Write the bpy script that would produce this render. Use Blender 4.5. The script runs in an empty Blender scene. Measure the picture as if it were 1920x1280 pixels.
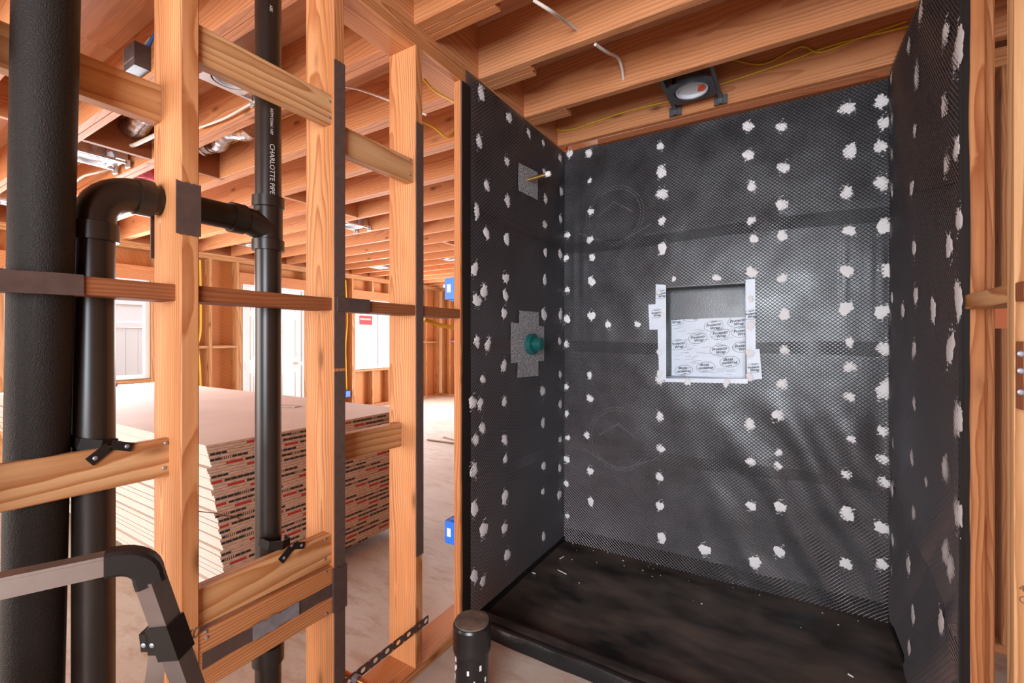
import bpy, math, random
from mathutils import Vector, noise
random.seed(7)
SC = bpy.context.scene
COL = SC.collection

# ------------------------------------------------------------------ camera
F, YAW, HZ, HC = 842.0, math.radians(31.4), 636.0, 1.263      # focal length in pixels of a 1920 px frame, yaw, horizon row, eye height
cd = bpy.data.cameras.new('camera'); cam = bpy.data.objects.new('camera', cd); COL.objects.link(cam)
cd.sensor_width = 36; cd.lens = 36*F/1920; cd.shift_y = -(640-HZ)/1920; cd.clip_start = .02; cd.clip_end = 200
cam.location = (0, 0, HC); cam.rotation_euler = (math.pi/2, 0, YAW)
SC.camera = cam

# ------------------------------------------------------------------ light
W = bpy.data.worlds.new('world'); SC.world = W; W.use_nodes = True
bg = W.node_tree.nodes['Background']; bg.inputs[0].default_value = (.86, .93, 1, 1); bg.inputs[1].default_value = 2.4
def area(name, loc, rot, sx, sy, power, col):
    l = bpy.data.lights.new(name, 'AREA'); l.shape = 'RECTANGLE'; l.size = sx; l.size_y = sy; l.energy = power; l.color = col
    o = bpy.data.objects.new(name, l); COL.objects.link(o); o.location = loc; o.rotation_euler = rot; return o
area('daylight_from_bath_window', (.2, -1.97, 1.48), (math.radians(90), 0, 0), 1.8, 1.3, 165, (.84, .92, 1))
area('fill_light_large_room_near', (-4.4, -3.6, 1.35), (math.radians(90), 0, 0), 4.4, 2.2, 290, (1, .97, .92))  # added fill brightening the large room; the patio opening is invented
area('fill_light_large_room_end', (-3.6, 7.8, 1.1), (math.radians(-90), 0, 0), 2.4, 2.1, 330, (.88, .94, 1))  # added fill from the end of the large room; the garden door is invented
area('daylight_through_wide_window', (-6.60, 1.8, 1.4), (0, math.radians(-90), 0), 1.1, 1.1, 110, (.9, .95, 1))
area('daylight_through_slider_window', (-6.60, 6.1, 1.4), (0, math.radians(-90), 0), 1.1, 1.1, 110, (.9, .95, 1))
VS = SC.view_settings
VS.view_transform = 'Standard'; VS.look = 'None'; VS.gamma = 1; VS.use_curve_mapping = False; VS.exposure = .1

# ------------------------------------------------------------------ geometry helpers
FW = Vector((-math.sin(YAW), math.cos(YAW), 0)); RT = Vector((math.cos(YAW), math.sin(YAW), 0)); EYE = Vector((0, 0, HC))
def ray(px, py): return FW*F+RT*(px-960)+Vector((0, 0, HZ-py))
def onX(px, py, X): d = ray(px, py); return EYE+d*(X/d.x)
def onY(px, py, Y): d = ray(px, py); return EYE+d*(Y/d.y)
def onZ(px, py, Z): d = ray(px, py); return EYE+d*((Z-HC)/d.z)

def tag(o, label=None, cat=None, group=None, kind=None):
    if label: o['label'] = label
    if cat: o['category'] = cat
    if group: o['group'] = group
    if kind: o['kind'] = kind
    return o
def empty(name, loc=(0, 0, 0), **k):
    o = bpy.data.objects.new(name, None); COL.objects.link(o); o.location = loc; o.empty_display_size = .1
    return tag(o, **k)
def base(o):
    v = Vector((0, 0, 0))
    while o: v += o.location; o = o.parent
    return v
def link(name, me, parent=None, loc=(0, 0, 0), rot=None):
    o = bpy.data.objects.new(name, me); COL.objects.link(o)
    o.location = Vector(loc)-(base(parent) if parent else Vector((0, 0, 0)))
    if rot: o.rotation_euler = rot
    if parent: o.parent = parent
    return o
class MB:
    def __init__(s): s.v = []; s.f = []; s.m = []; s.sm = []
    def face(s, pts, mi=0, smooth=False):
        n = len(s.v); s.v += [tuple(p) for p in pts]; s.f.append(tuple(range(n, n+len(pts)))); s.m.append(mi); s.sm.append(smooth)
    def add(s, v, f, mi=0, smooth=False):
        n = len(s.v); s.v += [tuple(p) for p in v]
        for q in f: s.f.append(tuple(i+n for i in q)); s.m.append(mi); s.sm.append(smooth)
    def box(s, x0, x1, y0, y1, z0, z1, mi=0):
        v = [(x, y, z) for x in (x0, x1) for y in (y0, y1) for z in (z0, z1)]
        s.add(v, [(0, 1, 3, 2), (4, 6, 7, 5), (0, 4, 5, 1), (2, 3, 7, 6), (0, 2, 6, 4), (1, 5, 7, 3)], mi)
    def obox(s, c, ax, ay, az, mi=0):      # oriented box: centre and half-axes
        c, ax, ay, az = Vector(c), Vector(ax), Vector(ay), Vector(az)
        v = [c+ax*i+ay*j+az*k for i in (-1, 1) for j in (-1, 1) for k in (-1, 1)]
        s.add(v, [(0, 1, 3, 2), (4, 6, 7, 5), (0, 4, 5, 1), (2, 3, 7, 6), (0, 2, 6, 4), (1, 5, 7, 3)], mi)
    def tube(s, pts, r, seg=14, caps=True, mi=0, closed=False):
        pts = [Vector(p) for p in pts]; n = len(pts)
        rr = r if isinstance(r, (list, tuple)) else [r]*n
        t0 = (pts[1]-pts[0]).normalized(); up = Vector((0, 0, 1)) if abs(t0.z) < .9 else Vector((1, 0, 0))
        a = t0.cross(up).normalized(); rings = []
        for i in range(n):
            t = (pts[min(i+1, n-1)]-pts[max(i-1, 0)]).normalized()
            a = (a-t*a.dot(t)).normalized(); b = t.cross(a)
            rings.append([pts[i]+(a*math.cos(2*math.pi*k/seg)+b*math.sin(2*math.pi*k/seg))*rr[i] for k in range(seg)])
        v = [p for q in rings for p in q]; f = []
        for i in range(n-1):
            for k in range(seg): f.append((i*seg+k, i*seg+(k+1) % seg, (i+1)*seg+(k+1) % seg, (i+1)*seg+k))
        s.add(v, f, mi, True)
        if caps: s.face(rings[0][::-1], mi); s.face(rings[-1], mi)
    def lathe(s, c, axis, prof, seg=28, mi=0):   # prof: (radius, height) along axis; flat-shaded breaks where a point repeats
        c = Vector(c); w = Vector(axis).normalized(); up = Vector((0, 0, 1)) if abs(w.z) < .9 else Vector((1, 0, 0))
        a = w.cross(up).normalized(); b = w.cross(a)
        for (r0, h0), (r1, h1) in zip(prof[:-1], prof[1:]):
            R = [[c+w*h+(a*math.cos(2*math.pi*k/seg)+b*math.sin(2*math.pi*k/seg))*r for k in range(seg)] for r, h in ((r0, h0), (r1, h1))]
            if r0 < 1e-6: s.add([R[0][0]]+R[1], [(0, k+1, (k+1) % seg+1) for k in range(seg)], mi, True)
            elif r1 < 1e-6: s.add([R[1][0]]+R[0], [(0, (k+1) % seg+1, k+1) for k in range(seg)], mi, True)
            else: s.add(R[0]+R[1], [(k, (k+1) % seg, seg+(k+1) % seg, seg+k) for k in range(seg)], mi, True)
    def build(s, name, mats, parent=None, loc=None):
        if not isinstance(mats, (list, tuple)): mats = [mats]
        if loc is None:
            n = len(s.v); loc = Vector((sum(p[0] for p in s.v)/n, sum(p[1] for p in s.v)/n, min(p[2] for p in s.v)))
        loc = Vector(loc); me = bpy.data.meshes.new(name)
        me.from_pydata([(p[0]-loc.x, p[1]-loc.y, p[2]-loc.z) for p in s.v], [], s.f)
        for m in mats: me.materials.append(m)
        me.polygons.foreach_set('material_index', s.m); me.polygons.foreach_set('use_smooth', s.sm); me.update()
        return link(name, me, parent, loc)
def smooth_path(P, k=6):
    P = [Vector(p) for p in P]; Q = [P[0]*2-P[1]]+P+[P[-1]*2-P[-2]]; out = []
    for i in range(1, len(Q)-2):
        for j in range(k):
            t = j/k; a, b, c, d = Q[i-1], Q[i], Q[i+1], Q[i+2]
            out.append(.5*((2*b)+(c-a)*t+(2*a-5*b+4*c-d)*t*t+(3*b-a-3*c+d)*t**3))
    return out+[P[-1]]
_lum = {}
def lumber(name, parent, x0, x1, y0, y1, z0, z1, mat, ch=.0025, axis=None):
    d = (x1-x0, y1-y0, z1-z0); ax = axis if axis is not None else d.index(max(d))
    L, a, b = [(d[0], d[1], d[2]), (d[1], d[0], d[2]), (d[2], d[1], d[0])][ax]
    key = (round(L, 3), round(a, 3), round(b, 3), mat.name, ch)
    if key not in _lum:
        h, p, q = L/2, a/2, b/2
        sec = [(-p+ch, -q), (p-ch, -q), (p, -q+ch), (p, q-ch), (p-ch, q), (-p+ch, q), (-p, q-ch), (-p, -q+ch)]
        v = [(-h, y, z) for y, z in sec]+[(h, y, z) for y, z in sec]
        f = [tuple(range(7, -1, -1)), tuple(range(8, 16))]+[(i, (i+1) % 8, 8+(i+1) % 8, 8+i) for i in range(8)]
        me = bpy.data.meshes.new(name); me.from_pydata(v, [], f); me.materials.append(mat); _lum[key] = me
    rot = [(0, 0, 0), (0, 0, math.pi/2), (0, -math.pi/2, 0)][ax]
    return link(name, _lum[key], parent, ((x0+x1)/2, (y0+y1)/2, (z0+z1)/2), rot)
_txt = {}
def text_mesh(s, size, shear=0, bold=0):
    k = (s, size, shear, bold)
    if k not in _txt:
        c = bpy.data.curves.new('lettering', 'FONT'); c.body = s; c.size = size; c.shear = shear; c.align_x = 'CENTER'; c.align_y = 'CENTER'; c.offset = bold; c.resolution_u = 3
        o = bpy.data.objects.new('lettering', c); COL.objects.link(o); bpy.context.view_layer.update()
        me = bpy.data.meshes.new_from_object(o); _txt[k] = ([v.co.copy() for v in me.vertices], [tuple(p.vertices) for p in me.polygons])
        bpy.data.objects.remove(o); bpy.data.meshes.remove(me)
    return _txt[k]

# ------------------------------------------------------------------ materials
class N:
    def __init__(s, name):
        s.m = bpy.data.materials.new(name); s.m.use_nodes = True; s.t = s.m.node_tree; s.b = s.t.nodes['Principled BSDF']
    def n(s, typ, **k):
        x = s.t.nodes.new(typ)
        for a, v in k.items(): setattr(x, a, v)
        return x
    def l(s, a, b): s.t.links.new(a, b)
    def math(s, op, a, b=None):
        x = s.n('ShaderNodeMath', operation=op)
        for i, v in enumerate((a, b)):
            if v is None: continue
            if isinstance(v, (int, float)): x.inputs[i].default_value = v
            else: s.l(v, x.inputs[i])
        return x.outputs[0]
    def vmath(s, op, a, b):
        x = s.n('ShaderNodeVectorMath', operation=op)
        for i, v in enumerate((a, b)):
            if isinstance(v, tuple): x.inputs[i].default_value = v
            else: s.l(v, x.inputs[i])
        return x.outputs[0]
    def noise(s, vec, scale, detail=3, rough=.55):
        x = s.n('ShaderNodeTexNoise'); x.inputs['Scale'].default_value = scale; x.inputs['Detail'].default_value = detail; x.inputs['Roughness'].default_value = rough
        if vec is not None: s.l(vec, x.inputs['Vector'])
        return x
    def ramp(s, fac, stops):
        x = s.n('ShaderNodeValToRGB'); e = x.color_ramp.elements
        while len(e) < len(stops): e.new(.5)
        for i, (p, c) in enumerate(stops): e[i].position = p; e[i].color = (*c, 1) if len(c) == 3 else c
        s.l(fac, x.inputs[0]); return x.outputs[0]
    def mix(s, fac, a, b, mode='MIX'):
        x = s.n('ShaderNodeMix', data_type='RGBA', blend_type=mode)
        for i, v in ((0, fac), (6, a), (7, b)):
            if isinstance(v, (int, float)): x.inputs[i].default_value = v
            elif isinstance(v, tuple): x.inputs[i].default_value = (*v, 1)
            else: s.l(v, x.inputs[i])
        return x.outputs[2]
    def bump(s, h, strength, dist=.002):
        x = s.n('ShaderNodeBump'); x.inputs['Strength'].default_value = strength; x.inputs['Distance'].default_value = dist
        s.l(h, x.inputs['Height']); s.l(x.outputs[0], s.b.inputs['Normal'])
    def set(s, **k):
        for a, v in k.items():
            i = s.b.inputs[a.replace('_', ' ')]
            if isinstance(v, tuple): i.default_value = (*v, 1) if len(v) == 3 else v
            elif isinstance(v, (int, float)): i.default_value = v
            else: s.l(v, i)
        return s
def plain(name, col, rough=.5, metal=0, var=0.0, vs=20, bump=0, **k):
    g = N(name); g.set(Roughness=rough, Metallic=metal, **k)
    if var or bump:
        tc = g.n('ShaderNodeTexCoord').outputs['Object']; nz = g.noise(tc, vs, 4)
        c = g.ramp(nz.outputs[0], [(.3, tuple(max(0, x*(1-var)) for x in col)), (.7, tuple(min(1, x*(1+var)) for x in col))]); g.set(Base_Color=c)
        if bump: g.bump(nz.outputs[0], bump)
    else: g.set(Base_Color=col)
    return g.m
def wood(name, light, dark, alt, ring=34, contrast=1.0, knots=True):
    g = N(name); tc = g.n('ShaderNodeTexCoord').outputs['Object']; rnd = g.n('ShaderNodeObjectInfo').outputs['Random']
    comb = g.n('ShaderNodeCombineXYZ')
    g.l(g.math('MULTIPLY', rnd, 37.0), comb.inputs[0]); g.l(g.math('MULTIPLY', g.math('FRACT', g.math('MULTIPLY', rnd, 13.7)), .07), comb.inputs[1])
    g.l(g.math('SUBTRACT', g.math('MULTIPLY', g.math('FRACT', g.math('MULTIPLY', rnd, 7.3)), .1), .05), comb.inputs[2])
    p = g.vmath('ADD', tc, comb.outputs[0])
    warp = g.noise(g.vmath('MULTIPLY', p, (1.6, 7, 7)), 1.0, 2)
    wv = g.vmath('MULTIPLY', g.vmath('SUBTRACT', warp.outputs['Color'], (.5, .5, .5)), (0, .055, .055))
    mp = g.n('ShaderNodeMapping'); mp.inputs['Rotation'].default_value = (0, .018, .03)
    g.l(g.vmath('ADD', g.vmath('ADD', tc, wv), g.vmath('MULTIPLY', comb.outputs[0], (.02, 1, 1))), mp.inputs['Vector'])
    wave = g.n('ShaderNodeTexWave', wave_type='RINGS', rings_direction='X', wave_profile='SAW')
    wave.inputs['Scale'].default_value = ring; wave.inputs['Distortion'].default_value = .6; wave.inputs['Detail'].default_value = 2
    g.l(mp.outputs[0], wave.inputs['Vector'])
    fib = g.noise(g.vmath('MULTIPLY', p, (4, 160, 160)), 1.0, 3, .7)
    cloud = g.noise(g.vmath('MULTIPLY', p, (1.2, 9, 9)), 1.0, 3)
    c = g.ramp(wave.outputs['Fac'], [(0, light), (.45, tuple(a*.75+b*.25 for a, b in zip(light, dark))), (.9, dark), (1, light)])
    c = g.mix(min(1, .95*contrast), light, c)
    c = g.mix(g.ramp(cloud.outputs[0], [(.4, (0, 0, 0)), (.75, (.75, .75, .75))]), c, alt)
    c = g.mix(.28, c, g.ramp(fib.outputs[0], [(.3, (.35, .3, .26)), (.7, (1, 1, 1))]), 'MULTIPLY')
    tint = g.ramp(rnd, [(0, (1.0, .92, .84)), (.35, (.94, .9, .88)), (.7, (1, 1, 1)), (1, (.92, .82, .74))])
    c = g.mix(1.0, c, tint, 'MULTIPLY')
    if knots:
        vo = g.n('ShaderNodeTexVoronoi'); vo.inputs['Scale'].default_value = 1; g.l(g.vmath('MULTIPLY', p, (3.2, 9, 9)), vo.inputs['Vector'])
        k = g.ramp(vo.outputs['Distance'], [(.05, (1, 1, 1)), (.13, (.25, .25, .25)), (.2, (0, 0, 0))])
        c = g.mix(k, c, (.2, .07, .02))
    g.set(Base_Color=c, Roughness=.62, Specular_IOR_Level=.3); g.bump(fib.outputs[0], .12, .001)
    return g.m
M = {}
M['stud'] = wood('fir_lumber', (.64, .31, .135), (.36, .115, .034), (.53, .20, .065))
M['pine'] = wood('pine_lumber', (.66, .39, .19), (.36, .125, .035), (.56, .27, .10), ring=17, contrast=1.0)
M['joist'] = wood('joist_lumber', (.68, .315, .145), (.42, .14, .048), (.57, .22, .08), ring=22, contrast=.8)
M['red'] = wood('red_fir_lumber', (.33, .115, .042), (.19, .052, .016), (.27, .082, .028))
M['ply'] = wood('plywood', (.74, .42, .25), (.55, .24, .12), (.66, .33, .18), ring=5, contrast=.6, knots=False)
M['sheath'] = wood('sheathing_board', (.70, .33, .13), (.52, .20, .07), (.62, .27, .1), ring=7, contrast=.5, knots=False)
M['fibre'] = plain('brown_fibre_strip', (.085, .047, .036), .75, var=.15, vs=60)
M['steel'] = plain('grey_galvanised_strap', (.33, .33, .37), .45, .7, var=.2, vs=30)
M['darksteel'] = plain('dark_brown_steel', (.09, .055, .045), .5, .2, var=.15, vs=40)
M['abs'] = plain('black_abs_plastic', (.017, .011, .008), .34, var=.15, vs=25)
g = N('black_textured_iron'); tcx = g.n('ShaderNodeTexCoord').outputs['Object']; nz = g.noise(tcx, 420, 2)
g.set(Base_Color=(.013, .0085, .006), Roughness=.6, Specular_IOR_Level=.28); g.bump(nz.outputs[0], .9, .002); M['iron'] = g.m
M['white'] = plain('white_paint', (.80, .80, .80), .4)
M['vinyl'] = plain('white_vinyl', (.82, .82, .84), .35)
M['print_white'] = plain('pale_grey_print', (.55, .53, .5), .6)
M['ink'] = plain('black_ink', (.03, .028, .03), .6)
M['pencil'] = plain('brown_stamp_ink', (.12, .05, .02), .7)
M['red_print'] = plain('red_print', (.62, .035, .03), .6)
M['tan_tape'] = plain('tan_paper_tape', (.74, .55, .42), .7, var=.12, vs=12)
M['gyp_face'] = plain('pinkish_drywall_face', (.74, .61, .53), .75, var=.07, vs=2.5)
M['gyp_edge'] = plain('cream_drywall_edge', (.54, .475, .41), .8, var=.05, vs=3)
M['blue'] = plain('blue_plastic', (.01, .16, .72), .4)
M['teal'] = plain('dark_green_plastic', (.005, .09, .085), .35)
M['copper'] = plain('copper_pipe', (.62, .28, .13), .35, 1)
M['brass'] = plain('brass_stub', (.55, .33, .12), .35, .9)
M['alu'] = plain('brushed_aluminium', (.30, .25, .225), .36, .85, var=.06, vs=40)
M['blackplastic'] = plain('black_rubbery_plastic', (.014, .010, .008), .55, Specular_IOR_Level=.2)
M['galv'] = plain('bright_galvanised_sheet', (.72, .72, .74), .3, .85, var=.15, vs=14)
M['canblack'] = plain('dark_sheet_metal', (.11, .11, .12), .4, .5, var=.2, vs=20)
M['orange'] = plain('orange_red_tag', (.85, .09, .02), .5)
M['lens'] = plain('grey_white_diffuser', (.60, .60, .63), .45)
M['cable_w'] = plain('white_cable_sheath', (.62, .55, .48), .5)
M['cable_y'] = plain('yellow_cable_sheath', (.66, .42, .02), .5)
M['foil'] = plain('crinkled_foil', (.75, .75, .78), .22, 1, var=.25, vs=40, bump=.8)
M['pink'] = plain('pink_insulation', (.70, .13, .17), .95, var=.3, vs=30, bump=.6)
M['dab'] = plain('white_plaster_dab', (.80, .78, .78), .7, var=.06, vs=60, bump=.3)
M['purple'] = plain('purple_primer', (.2, .06, .45), .5)
g = N('concrete'); tcx = g.n('ShaderNodeTexCoord').outputs['Object']
n1 = g.noise(tcx, 1.3, 5, .6); n2 = g.noise(g.vmath('MULTIPLY', tcx, (3, 9, 1)), 1.6, 5, .65); n3 = g.noise(tcx, 60, 3)
c = g.ramp(n1.outputs[0], [(.3, (.50, .38, .29)), (.55, (.58, .50, .43)), (.75, (.60, .57, .54))])
c = g.mix(g.ramp(n2.outputs[0], [(.5, (0, 0, 0)), (.68, (.7, .7, .7))]), c, (.40, .25, .16))
c = g.mix(.2, c, g.ramp(n3.outputs[0], [(.3, (.5, .5, .5)), (.7, (1, 1, 1))]), 'MULTIPLY')
g.set(Base_Color=c, Roughness=.6); g.bump(n3.outputs[0], .1); M['concrete'] = g.m
g = N('black_felt_paper'); tcx = g.n('ShaderNodeTexCoord').outputs['Object']; n1 = g.noise(tcx, 5, 4); n2 = g.noise(tcx, 140, 2)
g.set(Base_Color=g.ramp(n1.outputs[0], [(.3, (.024, .024, .027)), (.7, (.056, .056, .064))]), Roughness=g.ramp(n1.outputs[0], [(.3, (.30,)*3), (.7, (.46,)*3)]), Specular_IOR_Level=.95)
g.bump(n2.outputs[0], .25, .002); M['felt'] = g.m
M['felt_dark'] = plain('brown_black_felt_back', (.014, .010, .008), .65, Specular_IOR_Level=.25)
M['emblem'] = plain('grey_felt_print', (.11, .11, .115), .55)
M['lath'] = plain('dark_wire_lath', (.37, .37, .39), .37, .95)
g = N('black_pan_coating'); tcx = g.n('ShaderNodeTexCoord').outputs['Object']; n1 = g.noise(g.vmath('MULTIPLY', tcx, (2.6, 6, 3)), 1.0, 5, .55); n2 = g.noise(tcx, 14, 2)
g.set(Base_Color=g.ramp(n1.outputs[0], [(.34, (.012, .010, .009)), (.66, (.120, .090, .072))]), Roughness=g.ramp(n1.outputs[0], [(.3, (.30,)*3), (.7, (.46,)*3)])); g.bump(n2.outputs[0], .12, .004); M['pan'] = g.m
g = N('black_gloss_coating'); n2 = g.noise(g.n('ShaderNodeTexCoord').outputs['Object'], 60, 3); g.set(Base_Color=(.008, .008, .009), Roughness=.25); g.bump(n2.outputs[0], .3, .004); M['gloss'] = g.m
g = N('printed_tape'); tcx = g.n('ShaderNodeTexCoord').outputs['Object']; n1 = g.noise(tcx, 9, 3)
g.set(Base_Color=g.ramp(n1.outputs[0], [(.3, (.68, .74, .84)), (.7, (.80, .85, .93))]), Roughness=.45); M['tape'] = g.m
g = N('grey_printed_tape'); tcx = g.n('ShaderNodeTexCoord').outputs['Object']; n1 = g.noise(tcx, 120, 3)
g.set(Base_Color=g.ramp(n1.outputs[0], [(.42, (.12, .12, .12)), (.55, (.42, .41, .42))]), Roughness=.5); M['tape_grey'] = g.m
g = N('window_glass'); g.set(Base_Color=(1, 1, 1), Roughness=0, Transmission_Weight=1.0, IOR=1.01); M['glass'] = g.m
M['stain_purple'] = plain('purple_stained_wood', (.32, .12, .30), .7)
M['greybrown'] = plain('grey_brown_fibre_strip', (.16, .10, .09), .75)
M['ground'] = plain('pale_dry_ground', (.55, .48, .42), .9, var=.1, vs=3)
M['dark_stub'] = plain('black_painted_iron', (.012, .011, .011), .28, var=.3, vs=12, bump=.2)
M['dusty'] = plain('dusty_brown_plug', (.12, .085, .06), .8, var=.5, vs=18)

# ------------------------------------------------------------------ floor and ground
fl = MB(); fl.box(-6.95, 3.2, -4.2, 8.1, -.12, 0); tag(fl.build('floor', M['concrete'], loc=(0, 0, 0)), 'bare concrete slab floor with pale stains', 'floor', kind='structure')
gr = MB(); gr.box(-40, -6.95, -30, 40, -.3, -.15); tag(gr.build('ground', M['ground'], loc=(-20, 0, -.15)), 'pale ground strip outside the windows', 'ground', kind='structure')

XW, XB = -1.177, -1.317      # front and back planes of the stud wall
JY, JS = 1.238, .411         # first joist and spacing
ZP = 2.436                   # top of the wall plates, underside of joists
# ------------------------------------------------------------------ stud wall with pipes
wl = empty('wall_left', (XW-.07, 1.2, 0), label='open stud wall with black pipes between studs', cat='wall', kind='structure')
lumber('sole_plate', wl, XB, XW, -2.2, 2.62, 0, .038, M['stud'])
lumber('top_plate', wl, XB, XW, -2.2, 2.62, 2.36, 2.398, M['stud'])
lumber('top_plate', wl, XB, XW, -2.2, 2.62, 2.398, ZP, M['stud'])
STUDS = [(-1.10, -1.062), (-.70, -.662), (-.31, -.272), (.08, .118), (.480, .518), (.886, .924), (1.240, 1.278), (1.508, 1.546), (1.93, 1.968), (2.34, 2.378), (2.58, 2.618)]
for a, b in STUDS:
    if a == 1.508: lumber('stud', wl, XW-.035, XW, a, a+.140, .038, 2.36, M['stud'])
    else: lumber('stud', wl, XB, XW, a, b, .038, 2.36, M['stud'])
# flat row of blocks at mid height
lumber('block', wl, -1.290, -1.203, .118, .480, 1.352, 1.390, M['red'])
lumber('block', wl, -1.276, -1.187, .518, .886, 1.352, 1.390, M['red'])
lumber('block', wl, -1.268, -1.179, .924, 1.240, 1.352, 1.390, M['red'])
lumber('block', wl, -1.268, -1.179, 1.278, 1.508, 1.352, 1.390, M['red'])
lumber('block', wl, -1.290, -1.203, -.272, .08, 1.352, 1.390, M['red'])
# on-edge blocks
lumber('block', wl, -1.317, -1.279, .118, .480, 1.783, 1.872, M['pine'])
lumber('block', wl, -1.254, -1.235, .118, .480, .943, 1.032, M['pine'])
lumber('block', wl, -1.225, -1.187, .518, .886, 1.921, 2.010, M['pine'])
lumber('block', wl, -1.228, -1.190, .518, .886, .577, .668, M['pine'])
lumber('block', wl, -1.228, -1.190, .924, 1.240, 1.848, 1.936, M['pine'])
lumber('block', wl, -1.289, -1.251, .924, 1.240, .856, .946, M['pine'])
lumber('backing_board', wl, -1.216, -1.180, .518, .886, .430, .570, M['stud'])
def strip(name, y0, y1, z0, z1, mat, x=XW, t=.004, jag=False):
    b = MB()
    n = 7 if jag else 1
    top = [(y0+(y1-y0)*i/n, z1+(random.uniform(-.004, .002) if jag and 0 < i < n else 0)) for i in range(n+1)]
    bot = [(y0+(y1-y0)*i/n, z0+(random.uniform(-.002, .004) if jag and 0 < i < n else 0)) for i in range(n+1)]
    loop = bot+top[::-1]
    b.face([(x+t, y, z) for y, z in loop]); b.face([(x, y, z) for y, z in loop[::-1]])
    for i in range(len(loop)):
        (ya, za), (yb, zb) = loop[i], loop[(i+1) % len(loop)]
        b.face([(x, ya, za), (x, yb, zb), (x+t, yb, zb), (x+t, ya, za)])
    return b.build(name, mat, wl)
def zat(px, py, X=XW): return onX(px, py, X).z
strip('nail_plate', .470, .520, zat(352, 440), zat(352, 342), M['darksteel'], jag=True)
strip('nail_plate', .474, .520, 1.46, 1.60, M['darksteel'], x=XB-.004)
strip('fibre_strip', .886, .924, zat(635, 690), zat(635, 116), M['fibre'])
strip('fibre_strip', .886, .924, .045, zat(635, 696), M['fibre'])
strip('nail_plate', .880, .928, zat(635, 1141), zat(635, 1060), M['darksteel'], t=.008, jag=True)
strip('fibre_strip', 1.240, 1.278, zat(786, 1040), zat(786, 232), M['fibre'])
strip('fibre_strip', 1.512, 1.546, 1.72, 2.36, M['greybrown'], t=.003)
strip('nail_plate', .0, zat and onX(156, 530, -1.203).y, 1.350, 1.392, M['darksteel'], x=-1.203, jag=True)
strip('nail_plate', onX(631, 580, -1.175).y, onX(690, 580, -1.179).y, 1.349, 1.393, M['darksteel'], x=-1.173, jag=False)
# grey strap bands on the backing board
strip('steel_band', .525, .882, .482, .520, M['darksteel'], x=-1.180, t=.003, jag=True)
strip('steel_band', onX(474, 1190, -1.177).y, onX(560, 1160, -1.177).y, .484, .522, M['steel'], x=-1.177, t=.003, jag=True)
# screw heads
def screw(parent, p, axis, r=.0045, mat=None, name='screw'):
    b = MB(); b.lathe(p, axis, [(r, 0), (r, .001), (r*.6, .0022), (0, .0025)], 10); return b.build(name, mat or M['steel'], parent)
for px, py, X in [(308, 877, -1.235), (311, 830, -1.235), (610, 1010, -1.190), (609, 1048, -1.190), (618, 190, -1.187), (617, 220, -1.187), (769, 300, -1.190), (769, 328, -1.190), (749, 800, -1.251), (749, 826, -1.251), (386, 1184, -1.180), (388, 1195, -1.180), (611, 1072, -1.180), (612, 1150, -1.180)]:
    screw(wl, onX(px, py, X), (1, 0, 0))
# pencilled number on the first stud
v, f = text_mesh('70', .034, .2); b = MB(); yq = .500; zq = zat(350, 1195)
b.add([(XW+.001, yq+p.x, zq+p.y) for p in v], f); b.build('pencil_mark', M['pencil'], wl)

# ------------------------------------------------------------------ pipes
p1 = empty('soil_pipe', (-1.33, .277, 0), label='thick rough-textured black iron pipe, furthest from the shower', cat='pipe')
b = MB(); A0, A1 = onX(68, 1000, -1.302), onX(86, 100, -1.228); dz = (A1-A0)/(A1.z-A0.z)
b.tube([A0+dz*(0-A0.z), A0+dz*(1.0-A0.z), A0+dz*(2.7-A0.z)], .0475, 28); b.build('pipe', M['iron'], p1)
p2 = empty('waste_pipe', (-1.285, .56, 0), label='smooth black plastic waste pipe with elbow, crossing stud and tee', cat='pipe')
Y2, Y3, XP = onX(176, 600, -1.285).y, onX(503, 300, -1.285).y, -1.285
R2, R3, ZH = .036, .0345, onX(425, 405, -1.285).z
b = MB(); b.tube([(XP, Y2, 0), (XP, Y2, ZH-.09)], R2, 26); b.build('pipe', M['abs'], p2)
b = MB(); b.tube([(XP, Y2, ZH-.105+.02*i/2) for i in range(3)]+[(XP, Y2+.075-.075*math.cos(t), ZH-.075+.075*math.sin(t)) for t in [i*math.pi/2/8 for i in range(9)]]+[(XP, Y2+.10, ZH)], .0375, 26, caps=False)
b.lathe((XP, Y2, ZH-.118), (0, 0, 1), [(.036, 0), (.043, 0), (.043, .038), (.037, .04)], 26); b.lathe((XP, Y2+.072, ZH), (0, 1, 0), [(.036, 0), (.0425, 0), (.0425, .03), (.036, .03)], 26); b.build('elbow', M['abs'], p2)
b = MB(); b.tube([(XP, Y2+.09, ZH), (XP, Y3-.04, ZH)], .034, 26); b.build('cross_pipe', M['abs'], p2)
b = MB(); b.tube([(XP, Y3, 0), (XP, Y3, 2.7)], R3, 26); b.build('pipe', M['abs'], p2)
b = MB(); b.lathe((XP, Y3, ZH-.075), (0, 0, 1), [(.035, 0), (.0425, 0), (.0425, .03), (.038, .032), (.038, .122), (.0425, .124), (.0425, .155), (.035, .155)], 28)
b.tube([(XP, Y3-.005, ZH-.016), (XP, Y3-.03, ZH-.008), (XP, Y3-.06, ZH), (XP, Y3-.075, ZH)], [.040, .037, .036, .036], 26, caps=False)
b.lathe((XP, Y3-.105, ZH), (0, 1, 0), [(.034, 0), (.0405, 0), (.0405, .034), (.036, .036)], 26); b.build('tee_fitting', M['abs'], p2)
b = MB(); b.lathe((XP, Y3, .33), (0, 0, 1), [(.034, 0), (.042, 0), (.042, .05), (.034, .05)], 26); b.build('coupling', M['abs'], p2)
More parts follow.
